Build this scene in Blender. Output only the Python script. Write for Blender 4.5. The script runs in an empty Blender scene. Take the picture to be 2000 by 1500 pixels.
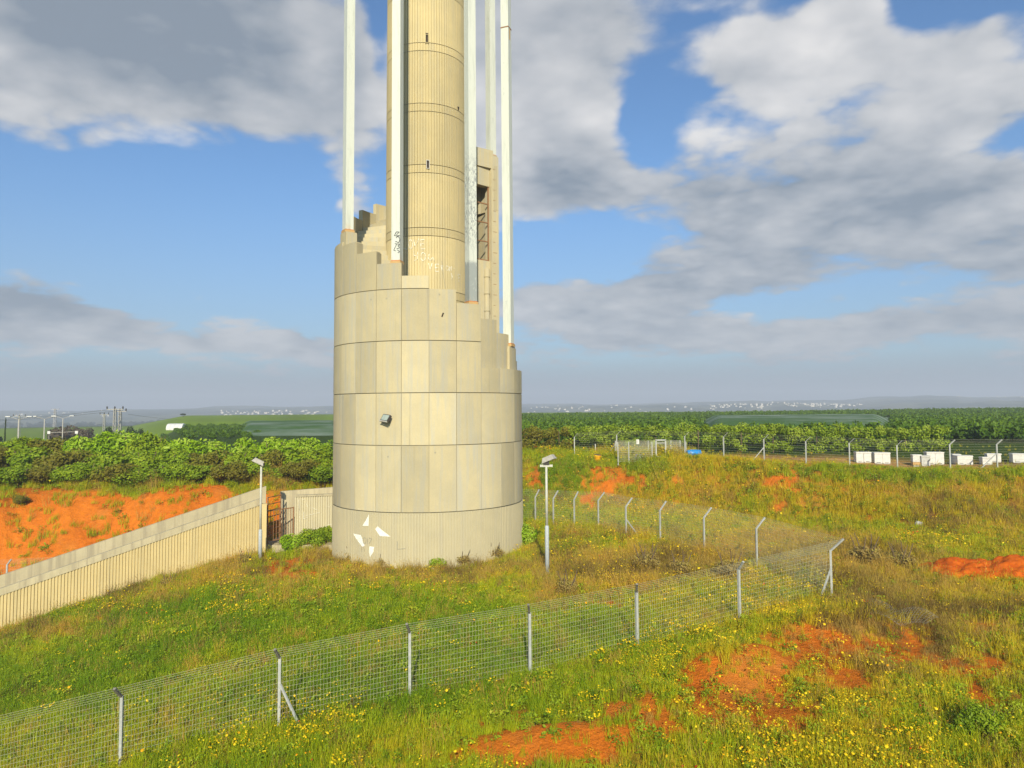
import bpy, math, random
import numpy as np
from mathutils import Vector, Matrix

random.seed(7)
rng = np.random.default_rng(7)
S = bpy.context.scene
COL = S.collection
R = math.radians

# ------------------------------------------------------------------ camera
F, CX, CY = 1400.0, 1000.0, 719.0          # focal length and principal point, in pixels of a 2000 x 1500 frame
CAM = np.array([0.0, 0.0, 9.03])
PITCH, ROLL = R(3.2), R(-0.4)
cm = Matrix.Rotation(R(90) + PITCH, 3, 'X') @ Matrix.Rotation(ROLL, 3, 'Z')
cam_d = bpy.data.cameras.new('camera')
cam_d.sensor_fit = 'HORIZONTAL'
cam_d.sensor_width = 36.0
cam_d.lens = 36.0 * F / 2000.0
cam_d.shift_y = -(750.0 - CY) / 2000.0
cam_d.clip_start = 0.1
cam_d.clip_end = 20000.0
cam = bpy.data.objects.new('camera', cam_d)
COL.objects.link(cam)
cam.location = CAM
cam.rotation_euler = cm.to_euler()
S.camera = cam
CM = np.array(cm)

# ------------------------------------------------------------------ sun, exposure
SUN_AZ, SUN_EL = R(2.0), R(28.0)          # sun low behind the camera
to_sun = Vector((math.sin(SUN_AZ) * math.cos(SUN_EL), -math.cos(SUN_AZ) * math.cos(SUN_EL), math.sin(SUN_EL)))
sun_d = bpy.data.lights.new('sun', 'SUN')
sun_d.energy = 5.0
sun_d.angle = R(0.55)
sun_d.color = (1.0, 0.90, 0.70)
sun = bpy.data.objects.new('sun', sun_d)
COL.objects.link(sun)
sun.rotation_euler = (-to_sun).to_track_quat('-Z', 'Y').to_euler()
sun.location = (-10, -40, 60)

S.render.engine = 'CYCLES'
S.view_settings.view_transform = 'Standard'
S.view_settings.look = 'None'
S.view_settings.exposure = 0.27
S.view_settings.gamma = 1.0
S.view_settings.use_curve_mapping = False
S.cycles.use_denoising = True
S.cycles.max_bounces = 3
S.cycles.diffuse_bounces = 2
S.cycles.glossy_bounces = 2
S.cycles.transmission_bounces = 2
S.cycles.transparent_max_bounces = 8
S.cycles.volume_bounces = 0


# ------------------------------------------------------------------ node helper
class NT:
    def __init__(self, tree):
        self.t = tree
        tree.nodes.clear()

    def n(self, kind, **kw):
        nd = self.t.nodes.new(kind)
        for k, v in kw.items():
            setattr(nd, k, v)
        return nd

    def put(self, sock, v):
        if isinstance(v, bpy.types.NodeSocket):
            self.t.links.new(v, sock)
        elif v is not None:
            sock.default_value = v

    def m(self, op, a, b=None, c=None, clamp=False):
        nd = self.n('ShaderNodeMath', operation=op, use_clamp=clamp)
        for i, v in enumerate((a, b, c)):
            self.put(nd.inputs[i], v)
        return nd.outputs[0]

    def vm(self, op, a, b=None):
        nd = self.n('ShaderNodeVectorMath', operation=op)
        self.put(nd.inputs[0], a)
        self.put(nd.inputs[1], b)
        return nd.outputs[0]

    def noise(self, vec, scale, detail=5, rough=0.55, dist=0.0):
        nd = self.n('ShaderNodeTexNoise')
        self.put(nd.inputs['Vector'], vec)
        nd.inputs['Scale'].default_value = scale
        nd.inputs['Detail'].default_value = detail
        nd.inputs['Roughness'].default_value = rough
        nd.inputs['Distortion'].default_value = dist
        return nd.outputs[0]

    def mix(self, f, a, b, blend='MIX'):
        nd = self.n('ShaderNodeMix', data_type='RGBA', blend_type=blend)
        self.put(nd.inputs['Factor'], f)
        for s, v in (('A', a), ('B', b)):
            so = [i for i in nd.inputs if i.name == s and i.type == 'RGBA'][0]
            self.put(so, v if isinstance(v, bpy.types.NodeSocket) else tuple(v) + (1.0,))
        return [o for o in nd.outputs if o.type == 'RGBA'][0]

    def ramp(self, x, lo, hi, smooth=True, a=0.0, b=1.0):
        nd = self.n('ShaderNodeMapRange')
        nd.interpolation_type = 'SMOOTHSTEP' if smooth else 'LINEAR'
        for i, v in enumerate((x, lo, hi, a, b)):
            self.put(nd.inputs[i], v)
        return nd.outputs[0]

    def mapping(self, vec, scale=(1, 1, 1), loc=(0, 0, 0)):
        nd = self.n('ShaderNodeMapping')
        self.put(nd.inputs['Vector'], vec)
        nd.inputs['Scale'].default_value = scale
        nd.inputs['Location'].default_value = loc
        return nd.outputs[0]


# ------------------------------------------------------------------ world: clear blue sky with broken cumulus
world = bpy.data.worlds.new('World')
S.world = world
world.use_nodes = True
w = NT(world.node_tree)
SKY = 0.1
sky = w.n('ShaderNodeTexSky', sky_type='NISHITA')
sky.sun_disc = False
sky.sun_elevation = SUN_EL
sky.sun_rotation = math.atan2(to_sun.x, to_sun.y)
sky.altitude = 50
sky.air_density = 1.0
sky.dust_density = 1.0
sky.ozone_density = 1.5
gen = w.n('ShaderNodeTexCoord').outputs['Generated']
sep = w.n('ShaderNodeSeparateXYZ')
w.put(sep.inputs[0], gen)
dx, dy, dz = sep.outputs
az = w.m('ARCTAN2', dx, dy)
el = w.m('ARCSINE', dz)
elp = w.m('MAXIMUM', el, 0.0)
inv = w.m('DIVIDE', 1.0, w.m('ADD', elp, 0.24))
comb = w.n('ShaderNodeCombineXYZ')
w.put(comb.inputs[0], w.m('MULTIPLY', dx, inv))
w.put(comb.inputs[1], w.m('MULTIPLY', dy, inv))
w.put(comb.inputs[2], w.m('MULTIPLY', w.m('MULTIPLY', dz, 1.35), inv))
cv = comb.outputs[0]
# where the bigger clouds and the bigger gaps stand: (azimuth and height as seen in the frame, spread, amount)
BLOBS = [
    (330, 80, 330, 110, 0.55), (560, 200, 170, 80, 0.40), (90, 250, 120, 60, 0.34), (120, 60, 160, 90, 0.25), (150, 300, 60, 30, 0.2),
    (330, 430, 270, 80, -0.55), (90, 430, 120, 40, -0.3), (745, 90, 24, 110, -0.45), (560, 540, 130, 60, -0.35), (250, 560, 90, 30, -0.2),
    (690, 395, 42, 50, 0.42), (125, 500, 55, 30, 0.32), (390, 575, 38, 24, 0.34), (60, 590, 90, 34, 0.44),
    (550, 668, 80, 24, 0.34), (400, 668, 50, 16, 0.3), (260, 660, 60, 16, 0.24), (60, 645, 80, 18, 0.28),
    (1080, 130, 190, 150, 0.50), (1130, 360, 110, 55, 0.44), (1060, 300, 60, 60, 0.2),
    (1270, 245, 36, 62, -0.55), (1440, 60, 110, 50, -0.12), (1170, 480, 140, 44, -0.62), (1050, 500, 50, 30, -0.25), (1360, 130, 50, 60, -0.12),
    (1700, 55, 48, 48, 0.50), (1580, 130, 90, 50, 0.44), (1470, 150, 50, 40, 0.28), (1780, 180, 170, 80, 0.44), (1600, 420, 230, 110, 0.50),
    (1420, 470, 80, 90, 0.28), (1880, 110, 70, 50, 0.28), (1830, 20, 60, 36, -0.42), (1930, 370, 90, 50, 0.40), (1960, 285, 70, 20, -0.26),
    (1120, 600, 110, 40, 0.40), (1260, 585, 60, 44, 0.36), (1275, 500, 34, 26, 0.26), (1750, 570, 180, 26, -0.30), (1960, 520, 70, 36, 0.30),
    (1500, 600, 120, 22, -0.22), (1390, 655, 60, 26, 0.36), (1490, 668, 44, 20, 0.34), (1590, 655, 60, 20, 0.32), (1180, 668, 80, 18, 0.26), (1740, 650, 60, 18, 0.26), (1960, 610, 60, 30, 0.36),
]
# how thick (dark) or thin and sunlit (bright) these clouds are
SHADE = [(330, 110, 260, 130, 0.02), (560, 230, 150, 80, -0.12), (80, 240, 110, 60, 0.22), (1130, 390, 150, 55, -0.28), (1030, 250, 60, 60, 0.25), (1600, 480, 220, 90, -0.34), (1640, 120, 130, 90, 0.42),
         (1800, 200, 150, 70, 0.30), (1920, 360, 90, 45, 0.30), (690, 390, 60, 50, 0.25), (60, 590, 80, 26, -0.3), (1390, 430, 60, 60, 0.05), (1720, 590, 120, 26, -0.2),
         (550, 660, 70, 18, 0.4), (1390, 645, 60, 20, 0.4), (1490, 662, 44, 14, 0.4), (1270, 570, 50, 36, 0.35), (1130, 585, 90, 24, 0.25), (1590, 648, 60, 14, 0.3), (1950, 600, 60, 22, 0.35)]


def gaussians(L, start=None):
    acc = start
    for (bu, bv, su, sv, amt) in L:
        a0 = math.atan((bu - CX) / F)
        e0 = (797.0 - (bu - CX) * 0.007 - bv) / F * math.cos(a0)
        da = w.m('DIVIDE', w.m('SUBTRACT', az, a0), su / F)
        de = w.m('DIVIDE', w.m('SUBTRACT', el, e0), sv / F)
        g = w.m('EXPONENT', w.m('MULTIPLY', w.m('ADD', w.m('MULTIPLY', da, da), w.m('MULTIPLY', de, de)), -0.5))
        acc = w.m('MULTIPLY', g, amt) if acc is None else w.m('MULTIPLY_ADD', g, amt, acc)
    return acc


den = gaussians(BLOBS)
cn = w.noise(cv, 1.9, 7, 0.58)
vor = w.n('ShaderNodeTexVoronoi', feature='F1')
w.put(vor.inputs['Vector'], w.vm('ADD', cv, w.vm('MULTIPLY', w.noise(cv, 6.0, 1, 0.5), (0.12, 0.12, 0.12))))
vor.inputs['Scale'].default_value = 5.5
vor.inputs['Detail'].default_value = 2.0
vor.inputs['Roughness'].default_value = 0.55
puff = w.m('SUBTRACT', 0.42, vor.outputs['Distance'])
up = w.mapping(cv, loc=(-0.04, 0.0, 0.12))
cn2 = w.noise(up, 1.9, 4, 0.55)
low = w.noise(cv, 0.9, 2, 0.5)
tot = w.m('ADD', w.m('MULTIPLY_ADD', puff, 0.34, w.m('MULTIPLY', w.m('SUBTRACT', cn, 0.50), 1.45)), w.m('ADD', w.m('ADD', den, w.m('MULTIPLY', w.ramp(el, 0.03, 0.09), w.ramp(el, 0.21, 0.13, a=0.0, b=0.20))), -0.045))
mask = w.ramp(tot, -0.10, 0.19)
lit = w.m('SUBTRACT', cn, cn2)
thick = w.ramp(tot, 0.05, 0.75)
li = w.m('ADD', w.m('MULTIPLY', lit, 3.6), w.m('MULTIPLY_ADD', thick, -0.40, 0.60))
li = w.m('ADD', gaussians(SHADE, li), w.ramp(el, 0.06, 0.22, a=0.34, b=0.0))
li = w.m('MULTIPLY_ADD', puff, 0.8, li)
li = w.m('ADD', li, w.m('MULTIPLY', w.m('SUBTRACT', low, 0.5), 1.5))
li = w.ramp(li, -0.42, 1.1, smooth=False)
ccol = w.mix(li, (2.2, 2.6, 3.1), (7.2, 7.05, 6.9))
blue = w.mix(1.0, sky.outputs[0], (0.66, 0.96, 1.22), 'MULTIPLY')
skyc = w.mix(w.m('MULTIPLY', mask, 0.94), blue, ccol)
hz = w.ramp(el, 0.01, 0.125, a=0.95, b=0.0)
hz2 = w.ramp(el, 0.0, 0.34, a=0.52, b=0.0)
hzc = w.mix(w.m('MAXIMUM', hz, hz2), skyc, (2.35, 2.85, 3.6))
bg = w.n('ShaderNodeBackground')
w.put(bg.inputs['Color'], hzc)
bg.inputs['Strength'].default_value = SKY
wo = w.n('ShaderNodeOutputWorld')
w.put(wo.inputs['Surface'], bg.outputs[0])
world.cycles.sampling_method = 'NONE'


# ------------------------------------------------------------------ projection helpers: pixel of the photograph <-> place
def ray(u, v):
    d = CM @ np.array([(u - CX) / F, -(v - CY) / F, -1.0])
    return d / d[1]


def at_y(u, v, y):
    return CAM + ray(u, v) * y


def at_z(u, v, z):
    d = ray(u, v)
    return CAM + d * ((z - CAM[2]) / d[2])


def project(x, y, z):
    p = np.stack([np.asarray(x, float) - CAM[0], np.asarray(y, float) - CAM[1], np.asarray(z, float) - CAM[2]], -1) @ CM
    dpt = np.where(-p[..., 2] < 0.1, 0.1, -p[..., 2])
    return CX + F * p[..., 0] / dpt, CY - F * p[..., 1] / dpt


# ------------------------------------------------------------------ value noise
def vn(x, y, seed=0):
    xi, yi = np.floor(x), np.floor(y)
    xf, yf = x - xi, y - yi
    def h(a, b):
        s = np.sin(a * 127.1 + b * 311.7 + seed * 74.7) * 43758.5453
        return s - np.floor(s)
    u, v = xf * xf * (3 - 2 * xf), yf * yf * (3 - 2 * yf)
    return (h(xi, yi) * (1 - u) + h(xi + 1, yi) * u) * (1 - v) + (h(xi, yi + 1) * (1 - u) + h(xi + 1, yi + 1) * u) * v


def fbm(x, y, seed=0, o=4):
    r, a, t = 0.0, 1.0, 0.0
    for i in range(o):
        r = r + a * vn(x * 2 ** i, y * 2 ** i, seed + i)
        t += a
        a *= 0.5
    return r / t


def sst(x, a, b):
    t = np.clip((x - a) / (b - a), 0, 1)
    return t * t * (3 - 2 * t)


# ------------------------------------------------------------------ terrain
TT = [-1.3, -0.75, -0.45, -0.30, -0.20, 0.02, 0.14, 0.29, 0.39, 0.50, 0.61, 0.72, 1.3]
FOOT = [46, 46, 48, 51, 55, 57, 57, 54, 49, 45, 43.5, 42, 41]
CREST = [54, 55, 56, 58, 62, 66, 67, 61, 57, 54, 53, 53, 53]
ZCR = [3.1, 3.1, 3.2, 3.5, 4.2, 4.7, 4.8, 4.65, 4.5, 4.42, 4.42, 4.42, 4.42]


def terrain(x, y):
    x, y = np.asarray(x, float), np.asarray(y, float)
    d = np.hypot(x, y)
    a = np.clip(np.arctan2(x, y), R(-52), R(52))
    t = np.tan(a)
    dep = d * np.cos(a)
    wob = (fbm(x * 0.12, y * 0.12, 3, 3) - 0.5) * 7.0 + (fbm(x * 0.4, y * 0.4, 4, 2) - 0.5) * 4.0
    s = sst(dep + wob * 0.6, np.interp(t, TT, FOOT), np.interp(t, TT, CREST))
    pl_ = -1.48 + 0.239 * x + 0.124 * y
    zl = -np.log1p(np.exp(np.clip(-pl_ * 2.2, -40, 40))) / 2.2       # the meadow dips away to the left
    zl = np.maximum(zl, -6.0)
    zp = zl + 0.05 * np.clip(x + 3, 0, 16) + 0.6 * sst(x, 17, 30)
    zc = np.interp(t, TT, ZCR) + (fbm(x * 0.2, y * 0.2, 11, 3) - 0.5) * 0.5 * sst(dep, 45, 56) * (1 - sst(dep, 62, 75))
    z = zp * (1 - s) + zc * s
    z = z + (fbm(x * 0.5, y * 0.5, 5, 3) - 0.5) * 0.28 * (1 - sst(d, 60, 120))
    bk = s * (1 - s) * 4
    z = z + bk * (fbm(x * 0.28, y * 0.28, 9, 3) - 0.5) * 1.5 * (1 - sst(d, 80, 120))
    for (gx, gy, sx, sy, hh) in MOUNDS:
        z = z + hh * np.exp(-0.5 * (((x - gx) / sx) ** 2 + ((y - gy) / sy) ** 2))
    # the plateau falls away to a plain with hills far behind
    fall = np.interp(a, [R(-40), R(-28), R(-24.5), R(2), R(40)], [6.0, 6.0, 0.0, 0.0, 0.0])
    z = z + np.clip(dep - np.interp(t, TT, CREST), 0, 8) * 0.01 + (4.9 - np.interp(t, TT, ZCR)) * sst(d, 66, 84) + 1.2 * sst(d, 190, 340)
    z = z - fall * sst(d, 75, 120) - 15.0 * sst(d, 430, 1100)
    ridge = np.interp(a, [R(-52), R(-34), R(-17), R(-2), R(12), R(22), R(36), R(52)], [28, 26, 32, 29, 34, 40, 48, 52])
    n = fbm(a * 14, d * 0.0015, 21, 4)
    hill = sst(d, 1300, 3300) * ridge * (0.55 + 0.9 * n)
    hill2 = sst(d, 1500, 2050) * (1 - sst(d, 2150, 2700)) * 13 * fbm(a * 22, d * 0.001, 31, 3) * np.interp(a, [R(-52), R(-5), R(8), R(52)], [0.25, 0.3, 1.2, 1.0])
    z = z + hill + hill2
    z = z + bk * (fbm(x * 1.1, y * 1.1, 13, 3) - 0.5) * 0.9 * (1 - sst(d, 75, 90))
    return z


MOUNDS = []
for (mu, mv, sx, sy, hh) in [(1100, 1448, 2.0, 0.6, 0.55), (1390, 1335, 0.9, 0.9, 0.75), (1480, 1315, 0.8, 0.9, 0.7), (1270, 1395, 1.1, 0.7, 0.5),
                             (1600, 1260, 1.8, 0.7, 0.6), (1720, 1250, 1.3, 0.8, 0.4), (1560, 1450, 2.4, 1.2, 0.2), (560, 1110, 1.2, 1.0, 0.15)]:
    p = at_z(mu, mv, 0.3)
    MOUNDS.append((p[0], p[1], sx, sy, hh))


def tz(x, y):
    return float(terrain(x, y))


def ground_at(u, v, far=120.0):
    """where the sight line through a pixel of the photograph meets the ground"""
    d = ray(u, v)
    ys = np.arange(8.0, far, 0.1)
    p = CAM + d * ys[:, None]
    hit = np.nonzero(p[:, 2] < terrain(p[:, 0], p[:, 1]))[0]
    i = hit[0] if len(hit) else len(ys) - 1
    return p[i]


wA, wB = (-37.3, 38.0), (-16.0, 46.1)        # feet of the long sloping wall
_wl = math.hypot(wB[0] - wA[0], wB[1] - wA[1])
WN = ((wB[1] - wA[1]) / _wl, -(wB[0] - wA[0]) / _wl)


# ------------------------------------------------------------------ ground cover maps, by place
def blob(u, v, L):
    r = np.zeros_like(u)
    for (a, b, sa, sb, q) in L:
        r = np.maximum(r, q * np.exp(-0.5 * (((u - a) / sa) ** 2 + ((v - b) / sb) ** 2)))
    return r


SOIL = [(565, 1112, 50, 26, 1), (1080, 1455, 150, 42, 1.2), (1270, 1410, 85, 44, 1.1), (1385, 1345, 62, 70, 1.2), (1475, 1325, 55, 75, 1.2), (1540, 1400, 80, 50, .9), (1650, 1340, 90, 50, .8),
        (1590, 1270, 110, 34, 1.15), (1740, 1265, 90, 44, 1.0), (1880, 1310, 80, 40, .95), (1960, 1390, 60, 50, .8), (1820, 1240, 40, 30, .7), (960, 1440, 60, 30, .7), (1920, 1360, 60, 35, .8), (1045, 935, 16, 24, .9), (1195, 942, 55, 24, 1.1), (1150, 985, 28, 18, .9),
        (1330, 945, 22, 10, .8), (1545, 943, 38, 15, 1.1), (1522, 995, 13, 25, 1), (1930, 1225, 45, 14, .9), (1660, 1058, 60, 10, .7), (1190, 1182, 30, 7, .9),
        (200, 1212, 22, 8, .7), (1700, 1075, 25, 8, .7), (870, 1480, 80, 22, .7), (1110, 880, 40, 5, .4), (1830, 1010, 40, 25, .5), (1690, 990, 30, 25, .45)]
DRY = [(850, 1125, 230, 24, .9), (1260, 1115, 190, 36, 1), (1080, 1150, 70, 40, .8), (1820, 1000, 230, 60, .5), (1320, 960, 200, 50, .4), (250, 1165, 150, 22, .9), (400, 1110, 90, 22, .9), (1700, 1110, 120, 25, 1),
       (500, 1135, 130, 30, .8), (1760, 1230, 170, 70, 1), (1560, 1090, 160, 40, .7), (660, 1095, 60, 22, 1), (80, 1235, 160, 20, .8), (1450, 960, 160, 40, .3), (1900, 1190, 120, 30, .5),
       (1180, 1060, 120, 25, .6), (420, 935, 300, 14, .7)]
LUSH = [(600, 1240, 420, 80, 1), (200, 1330, 260, 50, .8), (850, 1350, 250, 60, .8), (1700, 925, 320, 18, .9), (1180, 915, 100, 16, .8), (1100, 940, 50, 22, .9), (1850, 1420, 150, 60, .6), (1150, 1260, 120, 40, .6)]
FLOW = [(1150, 1072, 85, 26, .9), (1180, 888, 120, 10, 1), (1330, 1265, 70, 45, 1), (1460, 1185, 130, 38, .8), (1620, 1430, 220, 55, 1), (1380, 1420, 120, 50, .8), (550, 1425, 70, 36, 1),
        (780, 1140, 120, 20, .35), (450, 1175, 70, 26, .8), (1330, 1130, 150, 40, .5), (1420, 905, 60, 12, .7), (1800, 1060, 60, 14, .8), (880, 1500, 200, 20, .6), (230, 1195, 60, 14, .7),
        (1720, 1330, 150, 50, .6), (1300, 960, 200, 60, .5), (620, 900, 60, 18, .8), (40, 905, 60, 16, .8), (300, 925, 200, 10, .5), (1850, 1160, 60, 20, .4), (1600, 905, 200, 6, .5)]


def cover(x, y, z=None):
    if z is None:
        z = terrain(x, y)
    u, v = project(x, y, z)
    d = np.hypot(x, y)
    n1, n2 = fbm(x * 0.9, y * 0.9, 41, 4), fbm(x * 0.25, y * 0.25, 51, 3)
    front = (y > 4)
    soil = np.where(front, blob(u, v, SOIL), 0) + (n1 - 0.5) * 0.9
    behind = (x - wA[0]) * WN[0] + (y - wA[1]) * WN[1] < -1.8
    slope = sst(y, 46.5, 49.0) * (1 - sst(y + (n2 - .5) * 4, 54.6, 57.0)) * (1 - sst(x + (n2 - .5) * 4, -16.0, -13.0)) * behind
    soil = np.maximum(soil, slope * (1.05 - 0.1 * n2) + (n1 - 0.5) * 0.7)
    soil = soil + (fbm(x * 3.5, y * 3.5, 44, 3) - 0.5) * 0.55
    soil = sst(soil, 0.42, 0.72)
    dry = sst(np.where(front, blob(u, v, DRY), 0) + (n2 - 0.5) * 0.9 + (n1 - 0.5) * 0.6, 0.22, 0.8)
    lush = sst(np.where(front, blob(u, v, LUSH), 0) + (n2 - 0.5) * 0.8, 0.15, 0.75)
    flow = np.clip(np.where(front, blob(u, v, FLOW), 0) * (0.4 + 1.2 * sst(n1, 0.4, 0.65)) + 0.10 * sst(n1, 0.5, 0.65), 0, 1)
    return soil, dry * (1 - 0.6 * lush), lush, flow, u, v


# ------------------------------------------------------------------ object helpers
def link(o, parent=None):
    COL.objects.link(o)
    if parent is not None:
        o.parent = parent
    return o


def tag(o, label=None, cat=None, group=None, kind=None):
    for k, q in (('label', label), ('category', cat), ('group', group), ('kind', kind)):
        if q:
            o[k] = q
    return o


def empty(name, loc=(0, 0, 0), rz=0.0):
    o = bpy.data.objects.new(name, None)
    o.empty_display_size = 0.3
    o.location = loc
    o.rotation_euler = (0, 0, rz)
    return link(o)


def clone(o, parent=None):
    c = o.copy()
    link(c, parent)
    for ch in list(o.children):
        clone(ch, c)
    return c


class MB:
    """collects vertices and faces; build() links them as one mesh object"""
    def __init__(self):
        self.v, self.f, self.k = [], [], []

    def add(self, vs, fs):
        b = len(self.v)
        self.v += [tuple(map(float, q)) for q in vs]
        self.f += [tuple(b + i for i in q) for q in fs]
        return self

    def box(self, lo, hi, M=None):
        x0, y0, z0 = lo
        x1, y1, z1 = hi
        vs = [Vector(q) for q in ((x0, y0, z0), (x1, y0, z0), (x1, y1, z0), (x0, y1, z0), (x0, y0, z1), (x1, y0, z1), (x1, y1, z1), (x0, y1, z1))]
        if M is not None:
            vs = [M @ q for q in vs]
        return self.add(vs, [(0, 3, 2, 1), (4, 5, 6, 7), (0, 1, 5, 4), (1, 2, 6, 5), (2, 3, 7, 6), (3, 0, 4, 7)])

    def tube(self, pts, rad, n=8, cap=True):
        pts = [Vector(p) for p in pts]
        rads = rad if isinstance(rad, (list, tuple)) else [rad] * len(pts)
        vs, fs = [], []
        for i, p in enumerate(pts):
            t = (pts[min(i + 1, len(pts) - 1)] - pts[max(i - 1, 0)]).normalized()
            a = t.orthogonal().normalized() if i == 0 else (a - t * a.dot(t)).normalized()
            b = t.cross(a)
            for j in range(n):
                th = 2 * math.pi * j / n
                vs.append(p + (a * math.cos(th) + b * math.sin(th)) * rads[i])
        for i in range(len(pts) - 1):
            for j in range(n):
                fs.append((i * n + j, i * n + (j + 1) % n, (i + 1) * n + (j + 1) % n, (i + 1) * n + j))
        if cap:
            fs.append(tuple(range(n - 1, -1, -1)))
            fs.append(tuple((len(pts) - 1) * n + j for j in range(n)))
        return self.add(vs, fs)

    def bar(self, a, b, wx, wz=None, up=(0, 0, 1)):
        a, b = Vector(a), Vector(b)
        t = (b - a).normalized()
        u0 = Vector(up)
        if abs(t.dot(u0)) > 0.98:
            u0 = Vector((0, 1, 0))
        s = t.cross(u0).normalized()
        q = s.cross(t)
        hx, hz = wx / 2, (wz or wx) / 2
        vs = [p + s * i * hx + q * j * hz for p in (a, b) for i, j in ((-1, -1), (1, -1), (1, 1), (-1, 1))]
        return self.add(vs, [(3, 2, 1, 0), (4, 5, 6, 7), (0, 1, 5, 4), (1, 2, 6, 5), (2, 3, 7, 6), (3, 0, 4, 7)])

    def mesh(self, name, mat, smooth=False):
        me = bpy.data.meshes.new(name)
        me.from_pydata(self.v, [], self.f)
        me.materials.append(mat)
        if smooth:
            me.polygons.foreach_set('use_smooth', [True] * len(me.polygons))
        me.update()
        return me

    def build(self, name, mat, parent=None, smooth=False):
        return link(bpy.data.objects.new(name, self.mesh(name, mat, smooth)), parent)


# ------------------------------------------------------------------ materials
def mat_new(name):
    m = bpy.data.materials.new(name)
    m.use_nodes = True
    return m, NT(m.node_tree)


def finish(t, col, rough=0.85, bump=None, bump_d=0.02, metallic=0.0, spec=0.3):
    b = t.n('ShaderNodeBsdfPrincipled')
    t.put(b.inputs['Base Color'], col if isinstance(col, bpy.types.NodeSocket) else tuple(col) + (1.0,))
    t.put(b.inputs['Roughness'], rough)
    b.inputs['Metallic'].default_value = metallic
    b.inputs['Specular IOR Level'].default_value = spec
    if bump is not None:
        bp = t.n('ShaderNodeBump')
        bp.inputs['Strength'].default_value = 1.0
        bp.inputs['Distance'].default_value = bump_d
        t.put(bp.inputs['Height'], bump)
        t.put(b.inputs['Normal'], bp.outputs[0])
    o = t.n('ShaderNodeOutputMaterial')
    t.put(o.inputs['Surface'], b.outputs[0])
    return b


def mat_noise(name, c1, c2, scale=3.0, rough=0.85, bump=0.01, stretch=(1, 1, 1), metallic=0.0, spec=0.3, lo=0.35, hi=0.65):
    m, t = mat_new(name)
    co = t.mapping(t.n('ShaderNodeTexCoord').outputs['Object'], stretch)
    n = t.noise(co, scale, 6, 0.6)
    finish(t, t.mix(t.ramp(n, lo, hi), c1, c2), rough, n if bump else None, bump, metallic, spec)
    return m


def mat_concrete(name, c1, c2, c3, streak=1.0):
    """cast concrete: each piece its own tone, vertical rain streaks, blotches, fine grain"""
    m, t = mat_new(name)
    co = t.n('ShaderNodeTexCoord').outputs['Object']
    rnd = t.n('ShaderNodeObjectInfo').outputs['Random']
    off = t.n('ShaderNodeCombineXYZ')
    t.put(off.inputs[0], t.m('MULTIPLY', rnd, 37.0))
    t.put(off.inputs[2], t.m('MULTIPLY', rnd, 11.0))
    cp = t.vm('ADD', co, off.outputs[0])
    st = t.noise(t.mapping(cp, (2.6, 2.6, 0.14)), 1.3, 6, 0.62)
    bl = t.noise(cp, 0.7, 5, 0.6, 0.4)
    gr = t.noise(co, 22.0, 4, 0.6)
    base = t.mix(t.ramp(bl, 0.3, 0.7), c1, c2)
    base = t.mix(t.m('MULTIPLY', t.ramp(st, 0.44, 0.68), 0.85 * streak), base, c3)
    run = t.noise(t.mapping(cp, (7.0, 7.0, 0.10)), 1.0, 5, 0.65)
    base = t.mix(t.m('MULTIPLY', t.ramp(run, 0.58, 0.78), 0.55 * streak), base, (0.27, 0.22, 0.13))
    spot = t.noise(cp, 3.5, 4, 0.7)
    base = t.mix(t.m('MULTIPLY', t.ramp(spot, 0.66, 0.76), 0.35), base, (0.62, 0.58, 0.44))
    v = t.m('MULTIPLY_ADD', rnd, 0.30, 0.86)
    v = t.m('ADD', v, t.m('MULTIPLY', t.m('SUBTRACT', gr, 0.5), 0.16))
    vv = t.n('ShaderNodeCombineXYZ')
    for i in range(3):
        t.put(vv.inputs[i], v)
    base = t.mix(1.0, base, vv.outputs[0], 'MULTIPLY')
    finish(t, base, 0.9, t.m('ADD', gr, t.m('MULTIPLY', bl, 0.6)), 0.012, spec=0.2)
    return m


M = {}
M['panel'] = mat_concrete('panel_concrete', (0.515, 0.445, 0.265), (0.455, 0.40, 0.25), (0.42, 0.40, 0.31))
M['shaft'] = mat_concrete('shaft_concrete', (0.53, 0.44, 0.23), (0.475, 0.40, 0.215), (0.43, 0.375, 0.23), 0.7)
M['fluted'] = mat_concrete('fluted_concrete', (0.56, 0.495, 0.31), (0.51, 0.455, 0.29), (0.47, 0.43, 0.31), 0.6)
M['rampwall'] = mat_concrete('ramp_concrete', (0.61, 0.49, 0.235), (0.55, 0.44, 0.21), (0.44, 0.37, 0.20), 0.5)
M['coping'] = mat_concrete('coping_concrete', (0.47, 0.41, 0.26), (0.40, 0.35, 0.22), (0.29, 0.25, 0.17), 0.9)
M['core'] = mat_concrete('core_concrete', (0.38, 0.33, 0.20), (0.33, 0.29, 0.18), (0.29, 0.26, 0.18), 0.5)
M['galv'] = mat_noise('galvanised_steel', (0.43, 0.44, 0.40), (0.34, 0.36, 0.34), 9.0, 0.55, 0.002, metallic=0.0, spec=0.5)
M['wire'] = mat_noise('fence_wire', (0.46, 0.46, 0.32), (0.38, 0.38, 0.27), 2.0, 0.5, 0, metallic=0.0, spec=0.5)
M['dark_arm'] = mat_noise('dark_grey_steel', (0.13, 0.12, 0.10), (0.22, 0.21, 0.18), 9.0, 0.6, 0.002)  # arm steel, a darker grey than the galvanised posts
M['rust'] = mat_noise('rusty_steel', (0.33, 0.17, 0.075), (0.22, 0.12, 0.06), 14.0, 0.85, 0.003)
M['rust_bright'] = mat_noise('rust_primer', (0.55, 0.17, 0.03), (0.40, 0.12, 0.03), 6.0, 0.8, 0.003)
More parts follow.
